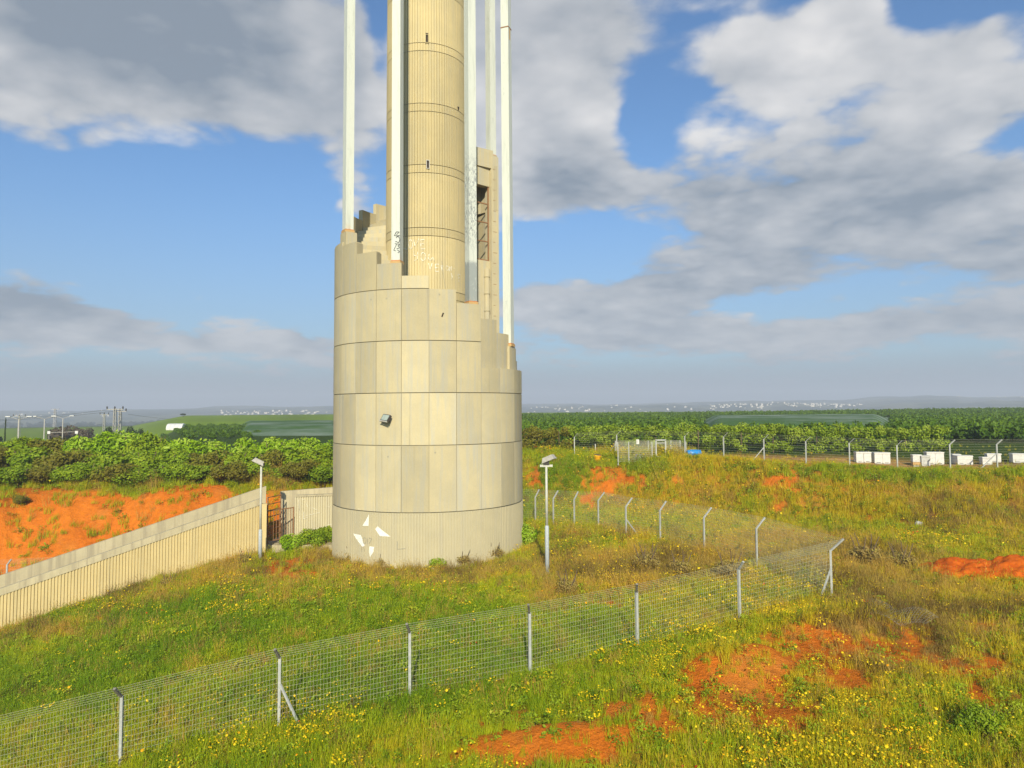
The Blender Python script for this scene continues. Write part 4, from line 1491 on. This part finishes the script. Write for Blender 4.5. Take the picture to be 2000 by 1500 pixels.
M['twig'] = mat_leaf('dry_twig', (0.20, 0.14, 0.04), (0.36, 0.26, 0.07), third=(0.42, 0.36, 0.08))
tw_me = [leaf_mesh('crown_dry', 2600, (1.5, 1.5, 1.1), 0.10, 700 + i, M['twig'], lumps=14, hollow=0.2) for i in range(2)]
for (u, v, sc, lab) in ((1262, 1118, .62, 'brown dry bush inside the fence left of its far corner'), (1330, 1128, .55, 'brown dry bush beside the larger one near the fence corner'),
                        (1425, 1135, .6, 'brown dry bush close behind the front fence near its corner'), (905, 1106, .42, 'brown dry bush right of centre at the tower foot'),
                        (965, 1092, .45, 'brown dry bush at the right of the tower foot'), (690, 1098, .42, 'brown dry bush at the left of the tower foot'),
                        (1110, 1165, .5, 'brown dry bush just right of the right lamp post foot'), (745, 1106, .34, 'smallest brown dry bush in front of the white paint patches'),
                        (1690, 1108, .7, 'dark brown bush outside the fence corner'), (1760, 1115, .6, 'brown bush between the fence corner and the soil heap'),
                        (480, 1105, .45, 'twiggy dry bush at the foot of the sloping wall'), (330, 1150, .42, 'twiggy dry bush midway along the sloping wall')):
    p = ground_at(u, v)
    plant('dry_bush', tw_me[int(u) % 2], (p[0], p[1], p[2] - .05), (sc, sc, sc), random.uniform(0, 6), lab, 'bush', None, stem_me, 1.0)
dw = ground_at(1745, 1212)
dwo = empty('discarded_mesh', (dw[0], dw[1], dw[2]), R(-50))
tag(dwo, 'crumpled sheet of discarded wire mesh lying outside the fence corner', 'wire mesh')
mb = MB()
for i in range(26):
    a = i / 25 * 2.6
    mb.tube([(a - 1.3, q, .12 + .28 * abs(math.sin(a * 2.1 + q)) + .1 * math.sin(q * 3)) for q in np.linspace(-.6, .6, 7)], .0025, 3)
for q in np.linspace(-.6, .6, 9):
    mb.tube([(a - 1.3, q, .12 + .28 * abs(math.sin(a * 2.1 + q)) + .1 * math.sin(q * 3)) for a in np.linspace(0, 2.6, 24)], .0025, 3)
mb.build('wire_mesh', M['galv'], dwo)

# trellised hedge behind the right-hand fence
def hedge_dim(x0, x1, y0, y1, h):
    def f(g):
        n = int((x1 - x0) * 2.2)
        c = np.stack([np.linspace(x0, x1, n) + g.normal(size=n) * .2, g.uniform(y0, y1, n), g.uniform(0.35, h - .25, n)], -1)
        c2 = c.copy()
        c2[:, 2] = h - .35 + g.normal(size=n) * .12
        c = np.vstack([c, c2])
        return c, g.uniform(.35, .62, len(c))
    return f


for (u0, u1, dep0, dep1, hh, lab, mt) in ((1000, 1120, 69.0, 68.5, 2.2, 'brownish trellised hedge just right of the tower', 'leaf_brown'),
                                       (1105, 1520, 68.6, 67.5, 2.35, 'long bright green trellised hedge behind the mesh enclosure', 'vine_leaf'), (1500, 1850, 67.6, 66.5, 2.3, 'trellised hedge with paler shoots behind the beehives', 'vine_leaf')):
    a, b = at_y(u0, 870, dep0), at_y(u1, 870, dep1)
    x0, x1 = a[0], b[0]
    root = empty('hedge', (x0, dep0, tz(x0, dep0)))
    root.rotation_euler = (0, 0, math.atan2(dep1 - dep0, x1 - x0))
    tag(root, lab, 'hedge')
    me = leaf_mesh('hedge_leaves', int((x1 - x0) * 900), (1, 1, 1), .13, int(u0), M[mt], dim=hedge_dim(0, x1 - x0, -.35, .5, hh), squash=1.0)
    link(bpy.data.objects.new('foliage', me), root)
    for k in np.arange(.5, x1 - x0, 4.0):
        MB().tube([(k, .1, -.3), (k, .1, hh - .2)], .05, 6).build('trellis_post', M['bark'], root)
# bare branched shrub
bs = ground_at(1040, 884)
root = empty('bare_shrub', (bs[0], bs[1] + 1.0, tz(bs[0], bs[1] + 1)))
tag(root, 'leafless grey shrub with forked branches just right of the tower', 'shrub')
for i in range(7):
    a = random.uniform(-1.2, 1.2)
    mb = MB()
    x1_, z1_ = math.sin(a) * 1.1, 1.0 + math.cos(a) * .5
    mb.tube([(0, 0, -.2), (x1_ * .4, random.uniform(-.3, .3), z1_ * .6), (x1_, random.uniform(-.5, .5), z1_)], [.05, .035, .02], 5)
    for j in range(3):
        mb.tube([(x1_ * .6, 0, z1_ * .7), (x1_ * .8 + random.uniform(-.5, .5), random.uniform(-.4, .4), z1_ + random.uniform(.1, .6))], [.025, .01], 4)
    mb.build('branch', M['deadwood'], root)


# ------------------------------------------------------------------ planting many small things on given points
def hidden_collection(name, meshes):
    c = bpy.data.collections.new(name)
    for i, me in enumerate(meshes):
        c.objects.link(bpy.data.objects.new(f'{name}_{i}', me))
    return c


def scatter(name, label, cat, P, sc, tint, meshes, tilt=0.12, zsc=None):
    n = len(P)
    me = bpy.data.meshes.new(name)
    me.vertices.add(n)
    me.vertices.foreach_set('co', np.asarray(P, np.float32).ravel())
    rot = np.stack([rng.normal(size=n) * tilt, rng.normal(size=n) * tilt, rng.uniform(0, 6.28, n)], -1)
    s3 = np.stack([sc, sc, sc if zsc is None else zsc], -1)
    for an, ty, da, fld in (('rot', 'FLOAT_VECTOR', rot, 'vector'), ('sc', 'FLOAT_VECTOR', s3, 'vector'), ('tint', 'FLOAT', tint, 'value'),
                            ('pick', 'INT', rng.integers(0, len(meshes), n), 'value')):
        at = me.attributes.new(an, ty, 'POINT')
        at.data.foreach_set(fld, np.asarray(da, np.int32 if ty == 'INT' else np.float32).ravel())
    me.update()
    o = link(bpy.data.objects.new(name, me))
    tag(o, label, cat, kind='stuff')
    ng = bpy.data.node_groups.new(name + '_plant', 'GeometryNodeTree')
    ng.interface.new_socket('Geometry', in_out='INPUT', socket_type='NodeSocketGeometry')
    ng.interface.new_socket('Geometry', in_out='OUTPUT', socket_type='NodeSocketGeometry')
    gi, go = ng.nodes.new('NodeGroupInput'), ng.nodes.new('NodeGroupOutput')
    ip = ng.nodes.new('GeometryNodeInstanceOnPoints')
    ci = ng.nodes.new('GeometryNodeCollectionInfo')
    ci.inputs['Collection'].default_value = hidden_collection(name + '_kinds', meshes)
    ci.inputs['Separate Children'].default_value = True
    ci.inputs['Reset Children'].default_value = True
    ip.inputs['Pick Instance'].default_value = True

    def attr(nm, ty):
        q = ng.nodes.new('GeometryNodeInputNamedAttribute')
        q.data_type = ty
        q.inputs['Name'].default_value = nm
        return q.outputs['Attribute']
    L = ng.links.new
    L(gi.outputs[0], ip.inputs['Points'])
    L(ci.outputs[0], ip.inputs['Instance'])
    L(attr('pick', 'INT'), ip.inputs['Instance Index'])
    L(attr('rot', 'FLOAT_VECTOR'), ip.inputs['Rotation'])
    L(attr('sc', 'FLOAT_VECTOR'), ip.inputs['Scale'])
    L(ip.outputs[0], go.inputs[0])
    md = o.modifiers.new('planting', 'NODES')
    md.node_group = ng
    return o


def blades(name, n, h, w, spread, lean, mat, seed, heads=0):
    g = random.Random(seed)
    mb = MB()
    for i in range(n):
        a, r = g.uniform(0, 6.28), spread * math.sqrt(g.random())
        b = Vector((r * math.cos(a), r * math.sin(a), -0.03))
        d = g.uniform(0, 6.28)
        le = g.uniform(.1, lean)
        hh = h * g.uniform(.5, 1.1)
        ww = w * g.uniform(.7, 1.3)
        o = Vector((math.cos(d), math.sin(d), 0))
        s = Vector((-math.sin(d), math.cos(d), 0)) * ww
        m1 = b + o * le * hh * .3 + Vector((0, 0, hh * .6))
        tp = b + o * le * hh + Vector((0, 0, hh))
        mb.add([b - s, b + s, m1 + s * .7, m1 - s * .7, tp], [(0, 1, 2, 3), (3, 2, 4)])
        if g.random() < heads:
            e = Vector((0, 0, .06))
            mb.add([tp - e - s * 1.6, tp - e * .2 + o * .012, tp - e + s * 1.6, tp + e], [(0, 1, 2, 3)])
    return mb.mesh(name, mat)


def weed(name, n, h, spread, leaf, mat, seed):
    g = random.Random(seed)
    mb = MB()
    for i in range(n):
        a, r = g.uniform(0, 6.28), spread * math.sqrt(g.random())
        c = Vector((r * math.cos(a), r * math.sin(a), h * g.uniform(.15, 1.0)))
        nr = Vector((g.gauss(0, .6), g.gauss(0, .6), 1)).normalized()
        u = nr.cross(Vector((g.gauss(0, 1), g.gauss(0, 1), g.gauss(0, 1)))).normalized()
        v = nr.cross(u)
        l = leaf * g.uniform(.6, 1.3)
        mb.add([c - u * l, c + v * l * .45, c + u * l, c - v * l * .45], [(0, 1, 2, 3)])
    return mb.mesh(name, mat)


def flowers(name, n, h, spread, size, mat, stem, seed):
    g = random.Random(seed)
    mb = MB()
    for i in range(n):
        a, r = g.uniform(0, 6.28), spread * math.sqrt(g.random())
        c = Vector((r * math.cos(a), r * math.sin(a), h * g.uniform(.6, 1.1)))
        nr = Vector((g.gauss(0, .35), g.gauss(-.35, .35), 1)).normalized()
        u = nr.orthogonal().normalized()
        v = nr.cross(u)
        l = size * g.uniform(.7, 1.25)
        mb.add([c + (u * math.cos(k * 1.047) + v * math.sin(k * 1.047)) * l for k in range(6)] + [c + nr * l * .35], [(k, (k + 1) % 6, 6) for k in range(6)])
    return mb.mesh(name, mat)


M['grass'] = mat_leaf('grass_blade', (0.17, 0.30, 0.003), (0.41, 0.47, 0.006), True, 0.3, third=(0.63, 0.47, 0.015))
M['dry'] = mat_leaf('dry_blade', (0.19, 0.125, 0.03), (0.47, 0.33, 0.06), True, 0.25, third=(0.55, 0.33, 0.05))
M['weed'] = mat_leaf('weed_leaf', (0.13, 0.24, 0.006), (0.30, 0.39, 0.010), True, 0.25, third=(0.46, 0.42, 0.03))
M['yellowf'] = mat_leaf('yellow_petal', (0.78, 0.50, 0.0), (0.88, 0.66, 0.01), True, 0.2, third=(0.85, 0.36, 0.0))
M['redf'] = mat_leaf('red_petal', (0.60, 0.03, 0.01), (0.75, 0.05, 0.01), True, 0.2)

G_me = [blades('grass_tuft', 34, .42, .007, .20, .55, M['grass'], 1), blades('grass_tuft', 40, .34, .008, .24, .7, M['grass'], 2), blades('grass_tuft', 28, .55, .007, .18, .5, M['grass'], 3, .2)]
D_me = [blades('dry_tuft', 30, .55, .006, .22, .6, M['dry'], 4, .4), blades('dry_tuft', 36, .42, .006, .26, .85, M['dry'], 5, .25), blades('dry_tuft', 20, .75, .006, .2, .5, M['dry'], 6, .6)]
W_me = [weed('weed_clump', 46, .28, .24, .055, M['weed'], 7), weed('weed_clump', 60, .38, .22, .045, M['weed'], 8)]
Y_me = [flowers('flower_tuft', 7, .42, .28, .030, M['yellowf'], None, 9), flowers('flower_tuft', 10, .36, .30, .026, M['yellowf'], None, 10), flowers('flower_tuft', 4, .5, .24, .034, M['yellowf'], None, 11)]
P_me = [flowers('poppy_tuft', 2, .42, .25, .036, M['redf'], None, 12), flowers('poppy_tuft', 1, .45, .1, .04, M['redf'], None, 13)]


def sample(n, y0, y1, pw):
    y = (rng.uniform(0, 1, n) * (y1 ** pw - y0 ** pw) + y0 ** pw) ** (1 / pw)
    t = rng.uniform(-.95, .95, n)
    return t * y, y


def keep_out(x, y):
    """places that are built on"""
    k = np.hypot(x - TX, y - TY) > R0 + 0.08
    # behind the sloping wall only the slope fence strip and red bank
    s = (x - wA[0]) * n_.x + (y - wA[1]) * n_.y
    k &= ~((s < 0.02) & (s > -2.1) & (y < 47.5))
    k &= ~((x > -16.3) & (x < -11.0) & (y > 46.5) & (y < 49.8) & (x - y * 0 > -99) & (y > 47.2 - .35 * (x + 16)))
    return k


N = 130000
x, y = sample(N, 11, 76, 1.35)
ok = keep_out(x, y)
x, y = x[ok], y[ok]
z = terrain(x, y)
soil, dry, lush, flow, u, v = cover(x, y, z)
sand = sst(y - np.interp(x / y, TT, CREST), 0.2, 1.2) * sst(x / y, .23, .27)
hyp = np.hypot(x, y)
dens = (1 - soil * np.where(y < 36, 0.74, 0.88)) * (1 - sand * 0.97) * (1 - sst(y, 66, 72))
sel = rng.uniform(0, 1, len(x)) < dens
x, y, z, soil, dry, lush, flow, hyp = [q[sel] for q in (x, y, z, soil, dry, lush, flow, hyp)]
rn = rng.uniform(0, 1, len(x))
isdry = rn < np.clip(dry * 0.68 + 0.05, 0, .9)
isweed = ~isdry & (rng.uniform(0, 1, len(x)) < 0.22 + 0.15 * lush)
isgr = ~isdry & ~isweed
P = np.stack([x, y, z], -1)
big = (0.85 + 0.5 * sst(y, 25, 60)) * (1 - .68 * sst(y - np.interp(x / y, TT, CREST), -2.5, -.3) * sst(x / y, .2, .3))
n3 = fbm(x * 1.3, y * 1.3, 91, 3)
n4 = fbm(x * 0.35, y * 0.35, 92, 3)
near_wall = np.exp(-np.maximum(np.hypot(x - TX, y - TY) - R0, 0) / 1.6)
sw = (x - wA[0]) * WN[0] + (y - wA[1]) * WN[1]
near_wall = np.maximum(near_wall, np.where((sw > 0) & (x < -14), np.exp(-np.maximum(sw, 0) / 1.5), 0))
sc = big * rng.uniform(.6, 1.25, len(x)) * (0.65 + .7 * n3) * (1 - .42 * near_wall)
scrim = 1 - .4 * soil * (y < 40)
tg = np.clip(.50 + .40 * sst(x, 2, 12) - .42 * lush + .55 * dry + (n4 - .5) * 1.0 + rng.normal(size=len(x)) * .10, 0, 1)
scatter('grass', 'rough green grass growing over the meadow and banks', 'grass', P[isgr], (sc * scrim)[isgr], tg[isgr], G_me)
td = np.clip((n4 - .5) * 2.2 + .4 + (n3 - .5) * .8 + rng.normal(size=len(x)) * .15, 0, 1)
scatter('dry_grass', 'straw coloured dry grass round the tower and on the banks', 'dry grass', P[isdry], (sc * scrim)[isdry], td[isdry], D_me, 0.2)
tw = np.clip(.35 + (n3 - .5) * 1.2 + rng.normal(size=len(x)) * .15, 0, 1)
scatter('weeds', 'low leafy green weeds among the grass', 'weeds', P[isweed], sc[isweed] * .95, tw[isweed], W_me)
fl_ = rng.uniform(0, 1, len(x)) < np.clip(flow * .55 * (0.5 + 20 / np.maximum(y, 12) * .9), 0, 1)
scatter('yellow_flowers', 'small yellow daisies dotted over the meadow', 'flowers', P[fl_], (sc * 1.0)[fl_], rng.beta(1.2, 2.2, fl_.sum()), Y_me)
rd_ = rng.uniform(0, 1, len(x)) < .0035 + .012 * flow * (y < 48) * (y > 38) + .006 * (flow > .3)
scatter('red_poppies', 'scattered red poppies in the grass', 'flowers', P[rd_], sc[rd_], rng.uniform(0, 1, rd_.sum()), P_me)

# ------------------------------------------------------------------ orchards filling the plateau
orch = [leaf_mesh('orchard_tree', 420, (1.6, 1.6, 1.15), .34, 300 + i, M['orchard'], lumps=9) for i in range(3)]
ox, oy = [], []
for r_ in np.arange(72, 250, 3.4):
    xs = np.arange(-6, r_ * .98 + 6, 2.6)
    xs = xs + rng.normal(size=len(xs)) * .35
    ox += xs.tolist()
    oy += (r_ + rng.normal(size=len(xs)) * .35 + xs * 0.10).tolist()
ox, oy = np.array(ox), np.array(oy)
ok = ~((oy > 88) & (oy < 205) & (ox / oy > .26) & (ox / oy < .53)) & (np.abs(oy - 158 - ox * .3) > 2.2)
ox, oy = ox[ok], oy[ok]
oz = terrain(ox, oy)
t_o = np.clip(.45 + (fbm(ox * .05, oy * .05, 95, 3) - .5) * 1.2 + rng.normal(size=len(ox)) * .12, 0, 1)
M['orchard'].node_tree.nodes['Attribute'].attribute_type = 'GEOMETRY'
so2 = rng.uniform(.85, 1.12, len(ox)) * np.clip(1.0 - sst(oy, 72, 200) * .1, .5, 1)
scatter('orchard', 'dense dark green citrus orchard filling the plateau behind the hedge', 'orchard', np.stack([ox, oy, oz + 1.05], -1), so2, t_o, orch, 0.05)
# left: vineyards and orchard strip beyond the scrub
lx, ly = [], []
for r_ in np.arange(104, 180, 4.0):
    xs = np.arange(-r_ * .50, -r_ * np.interp(r_, [104, 180], [.36, .30]), 2.8)
    lx += xs.tolist()
    ly += [r_] * len(xs)
lx, ly = np.array(lx), np.array(ly)
scatter('distant_orchard', 'dark strip of orchard beyond the left scrub', 'orchard', np.stack([lx, ly, terrain(lx, ly) + .3], -1), rng.uniform(.5, .65, len(lx)), rng.uniform(0, 1, len(lx)), orch, 0.05)

# silvery net-covered plots
M['net'] = mat_noise('shade_net', (0.17, 0.22, 0.15), (0.05, 0.11, 0.02), 0.14, 0.8, 0.05, (0.3, 0.6, 1), lo=0.40, hi=0.56)
def net_house(name, label, u0, u1, y0, y1, h):
    """wavy net roof over a plot: ridges across it, skirts at the rim"""
    nx, ny = 60, 90
    U, Yv = np.meshgrid(np.linspace(u0, u1, nx), np.linspace(y0, y1, ny))
    X = (U - CX) / F * Yv
    wave = 0.55 * np.abs(np.sin(Yv * 0.35 + X * .05)) + .15 * fbm(X * .3, Yv * .3, 97, 2)
    Z = h + wave * 1.0
    ex = np.minimum(np.linspace(0, 1, nx), np.linspace(1, 0, nx))[None, :] * 8
    ey = np.minimum(np.linspace(0, 1, ny), np.linspace(1, 0, ny))[:, None] * 5
    edge = np.clip(np.minimum(ex, ey) + .3 * fbm(X * .06, Yv * .06, 98, 2), 0, 1)
    zt_ = terrain(X, Yv)
    Z = zt_ + (Z - zt_) * (edge * edge * (3 - 2 * edge))
    for sl in ((0, slice(None)), (-1, slice(None)), (slice(None), 0), (slice(None), -1)):
        Z[sl] = terrain(X[sl], Yv[sl])
    ii = np.arange(nx * ny).reshape(ny, nx)
    o = MB().add(np.stack([X, Yv, Z], -1).reshape(-1, 3), np.stack([ii[:-1, :-1], ii[:-1, 1:], ii[1:, 1:], ii[1:, :-1]], -1).reshape(-1, 4).tolist()).build(name, M['net'])
    return tag(o, label, 'net house')


net_house('net_house', 'silvery net covered plot beyond the right-hand orchard', 1370, 1740, 90, 200, 6.35)
net_house('net_house', 'silvery net covered plot left of the tower', 470, 668, 112, 200, 5.7)

# ================================================================== FAR LEFT: road lamps, pylons, trees
def road_lamp(u, vt, dep, label):
    p = at_y(u, vt, dep)
    zb = tz(p[0], dep)
    root = empty('road_lamp', (p[0], dep, zb))
    tag(root, label, 'street lamp', 'road lamps beyond the scrub')
    H = p[2] - zb
    MB().tube([(0, 0, -.5), (0, 0, H)], [.13, .08], 8).build('mast', M['lamp_grey'], root, True)
    for s in (-1, 1):
        MB().tube([(0, 0, H - .1), (s * .9, 0, H + .25), (s * 1.9, 0, H + .42)], .045, 6).build('arm', M['lamp_grey'], root, True)
        MB().box((s * 1.8 - .42, -.18, H + .40), (s * 1.8 + .42, .18, H + .54)).build('lamp_head', M['white'], root)


road_lamp(37, 819, 120, 'double armed street lamp nearest the left edge')
road_lamp(87, 818, 130, 'double armed street lamp second from the left edge')
road_lamp(123, 817, 140, 'double armed street lamp beside the brown bare trees')


def pylon(u, vt, dep, w_, label, scale=1.0, bars=True):
    p = at_y(u, vt, dep)
    zb = tz(p[0], dep)
    H = p[2] - zb
    root = empty('power_pylon', (p[0], dep, zb))
    tag(root, label, 'pylon')
    s = .32 * scale
    mb = MB()
    for i in (-1, 1):
        for j in (-1, 1):
            mb.bar((i * s, j * s, -.5), (i * s * .55, j * s * .55, H), .10 * scale)
    k = 0
    z_ = 0.3
    while z_ < H - .6:
        f = 1 - .45 * z_ / H
        sg_ = 1 if k % 2 else -1
        mb.bar((sg_ * s * f, -s * f, z_), (-sg_ * s * f, -s * f, z_ + .9), .06 * scale)
        mb.bar((-s * f, sg_ * s * f, z_), (-s * f, -sg_ * s * f, z_ + .9), .06 * scale)
        z_ += .9
        k += 1
    mb.build('lattice_mast', M['lamp_grey'], root)
    ca = MB().bar((-w_, 0, H - .15), (w_, 0, H - .15), .14 * scale)
    cao = ca.build('cross_arm', M['lamp_grey'], root)
    for i in (-1, -.05, .95):
        MB().tube([(i * w_, 0, H - .1), (i * w_, 0, H + .05), (i * w_, 0, H + .35), (i * w_, 0, H + .5)], [.06, .16, .16, .05], 8).build('insulator', M['insul'], cao)
    return root


pylon(225, 798, 150, 1.7, 'nearer lattice power pylon of the pair rising from the scrub')
pylon(235, 802, 156, 1.3, 'slightly lower lattice pylon just right of its twin')
pylon(204, 809, 230, 1.4, 'thin distant power pole left of the pylon pair')
pylon(108, 799, 620, 3.5, 'faint far lattice mast above the brown trees', 3.0)
pylon(38, 812, 260, 2.2, 'thin power pole behind the leftmost street lamp')
pw = MB()
for (u0, v0, d0, u1, v1, d1) in ((-260, 817, 210, 213, 800, 150), (-260, 819, 210, 240, 801, 153), (250, 809, 170, 420, 813, 420)):
    a, b = at_y(u0, v0, d0), at_y(u1, v1, d1)
    pw.tube([tuple(a + (b - a) * s + np.array([0, 0, -1.6 * 4 * s * (1 - s)])) for s in np.linspace(0, 1, 13)], .035, 4)
tag(pw.build('power_lines', M['insul']), 'thin dark power lines running left from the pylon pair', 'power lines', kind='stuff')
# road gantry with white boards
ga, gb = at_y(96, 845, 118), at_y(150, 843, 118)
gz = tz(ga[0], 118)
gn = empty('road_sign', (ga[0], 118, gz))
tag(gn, 'white road sign boards on a horizontal bar in the scrub', 'sign')
MB().bar((0, 0, ga[2] - gz), (gb[0] - ga[0], 0, gb[2] - gz), .06).build('bar', M['lamp_grey'], gn)
for k, w_ in ((0, .24), (gb[0] - ga[0], .24)):
    MB().box((k - w_, -.1, ga[2] - gz - .2), (k + w_, -.07, ga[2] - gz + .26)).build('board', M['white'], gn)
    MB().bar((k, 0, -.3), (k, 0, ga[2] - gz), .06).build('leg', M['lamp_grey'], gn)

far = {k: [leaf_mesh('crown_' + k, 1500, (2.2, 2.2, 2.2), .26, 500 + i, M[mt], lumps=12) for i in range(2)] for k, mt in (('far', 'leaf_far'), ('bare', 'leaf_bare'))}
cyp = leaf_mesh('crown_cypress', 1600, (1, 1, 1), .22, 520, M['leaf_far'], dim=lambda g: (np.stack([g.normal(size=22) * .18, g.normal(size=22) * .18, np.linspace(-2.2, 2.2, 22)], -1), np.interp(np.linspace(-2.2, 2.2, 22), [-2.2, -1.2, 2.2], [.7, .85, .22])))


def far_tree(u, vt, vb, dep, wpx, me, label, stems=stem_me):
    a, b = at_y(u, vt, dep), at_y(u, vb, dep)
    zb = tz(a[0], dep)
    H = max(2.0, a[2] - zb)
    wm = wpx / F * dep
    root = empty('tree', (a[0], dep, zb), random.uniform(0, 6))
    tag(root, label, 'tree')
    c = link(bpy.data.objects.new('crown', me), root)
    dims = 4.4
    ch = H * .75
    c.scale = (wm / dims, wm / dims, ch / dims)
    c.location = (0, 0, H - ch * .52)
    s = link(bpy.data.objects.new('trunk', stems), root)
    s.scale = (wm / 6, wm / 6, H / 3.2)


far_tree(11, 817, 842, 115, 9, cyp, 'slim dark cypress at the left edge')
far_tree(-6, 832, 850, 112, 34, far['far'][0], 'dark tree cut by the left edge beside the cypress')
far_tree(112, 824, 845, 160, 50, far['bare'][0], 'left of the brown leafless trees behind the road lamps')
far_tree(140, 822, 845, 158, 62, far['bare'][1], 'tallest brown leafless tree behind the road lamps')
far_tree(168, 826, 845, 156, 40, far['bare'][0], 'right of the brown leafless trees behind the road lamps')
far_tree(262, 821, 846, 128, 36, far['far'][1], 'rounded dark green tree right of the pylon pair')
far_tree(212, 823, 846, 138, 36, far['far'][0], 'dark green tree left of the pylon pair')
far_tree(358, 809, 820, 330, 12, far['far'][1], 'lone small tree standing on the far light green field')
# long white vehicle-like greenhouse on the field edge
wb = at_y(345, 824.5, 184)
wz = tz(wb[0], 184)
wh = empty('greenhouse', (wb[0], 184, wz))
tag(wh, 'long low white greenhouse tunnel at the edge of the dark orchard', 'greenhouse')
hgt = max(1.25, wb[2] - wz - .35)
wh.scale = (0.85, 1, 1)
for k in range(4):
    vs = []
    for i in range(2):
        for j in range(9):
            a = math.pi * j / 8
            vs.append((-2.4 + k * 1.2 + i * 1.16, -1.4 * math.cos(a), hgt - 1.2 + 1.2 * math.sin(a)))
    fs = [(j, j + 1, j + 10, j + 9) for j in range(8)]
    b_ = len(vs)
    vs += [(-2.4 + k * 1.2, -1.4, 0), (-2.4 + k * 1.2 + 1.16, -1.4, 0), (-2.4 + k * 1.2 + 1.16, 1.4, 0), (-2.4 + k * 1.2, 1.4, 0)]
    fs += [(b_, b_ + 1, 9, 0), (b_ + 2, b_ + 3, 8, 17), (b_ + 3, b_, 0, 8), (b_ + 1, b_ + 2, 17, 9), tuple(range(9))[::-1], tuple(range(9, 18))]
    MB().add(vs, fs).build('tunnel_bay', M['white'], wh)

# ================================================================== FAR TOWNS
def house_mesh(sx, sy, h, top):
    mb = MB().box((-sx, -sy, -2), (sx, sy, h))
    mb.box((-sx * .55, -sy * .5, h + .01), (sx * .2, sy * .5, h + top))
    return mb


M['house'] = mat_noise('pale_plaster', (0.80, 0.74, 0.62), (0.70, 0.62, 0.50), 0.05, 0.9, 0)
hm = [house_mesh(3.2, 3, 3.2, 1.0).mesh('house', M['house']), house_mesh(5.0, 3, 2.6, .8).mesh('house', M['house']), house_mesh(2.4, 2.6, 5.5, 1.0).mesh('house', M['house'])]
towns = [(420, 640, 1500, 2100, 80, 'pale house in the far town left of the tower'), (1030, 1350, 1500, 2300, 50, 'pale house in the thin far town right of the tower'),
         (1380, 1680, 1750, 2150, 110, 'pale house crowded on the near hill of the far right town'), (1830, 2010, 2500, 3200, 40, 'faint pale house high on the hazy hills at far right'),
         (20, 260, 1500, 2500, 18, 'scattered pale house on the hazy plain at far left')]
for (u0, u1, d0, d1, n, lab) in towns:
    for i in range(n):
        u, d = random.uniform(u0, u1), random.uniform(d0, d1)
        x = (u - CX) / F * d
        o = link(bpy.data.objects.new('house', hm[random.randrange(3)]))
        k = random.uniform(.4, .85)
        o.location = (x, d, tz(x, d))
        o.scale = (k, k, k)
        o.rotation_euler = (0, 0, random.uniform(0, 3))
        tag(o, lab, 'house', lab.replace('pale house', 'pale houses'))
# dark tree belts on the plain
bx, by = [], []
for (u0, u1, d0, d1, n) in ((1380, 2000, 900, 1150, 260), (1030, 1500, 1300, 1450, 120), (0, 650, 900, 1300, 260)):
    d = rng.uniform(d0, d1, n)
    bx += ((rng.uniform(u0, u1, n) - CX) / F * d).tolist()
    by += d.tolist()
bx, by = np.array(bx), np.array(by)
scatter('tree_belt', 'hazy dark belts of trees far out on the plain', 'trees', np.stack([bx, by, terrain(bx, by) + 1.5], -1), rng.uniform(1.6, 3.2, len(bx)), rng.uniform(0, 1, len(bx)), far['far'], 0.05)

# ================================================================== HAZE
hb = MB().box((-4700, -4700, -40), (4700, 4700, 110)).build('haze', M['white'])
hb.data.materials.clear()
hm_, t = mat_new('haze_air')
pv = t.n('ShaderNodeVolumePrincipled')
pv.inputs['Color'].default_value = (0.80, 0.88, 1.0, 1)
pv.inputs['Density'].default_value = 0.00055
pv.inputs['Anisotropy'].default_value = 0.0
oo = t.n('ShaderNodeOutputMaterial')
t.put(oo.inputs['Volume'], pv.outputs[0])
hm_.cycles.homogeneous_volume = True
hb.data.materials.append(hm_)
tag(hb, 'thin bluish haze over the whole landscape', 'haze', kind='stuff')
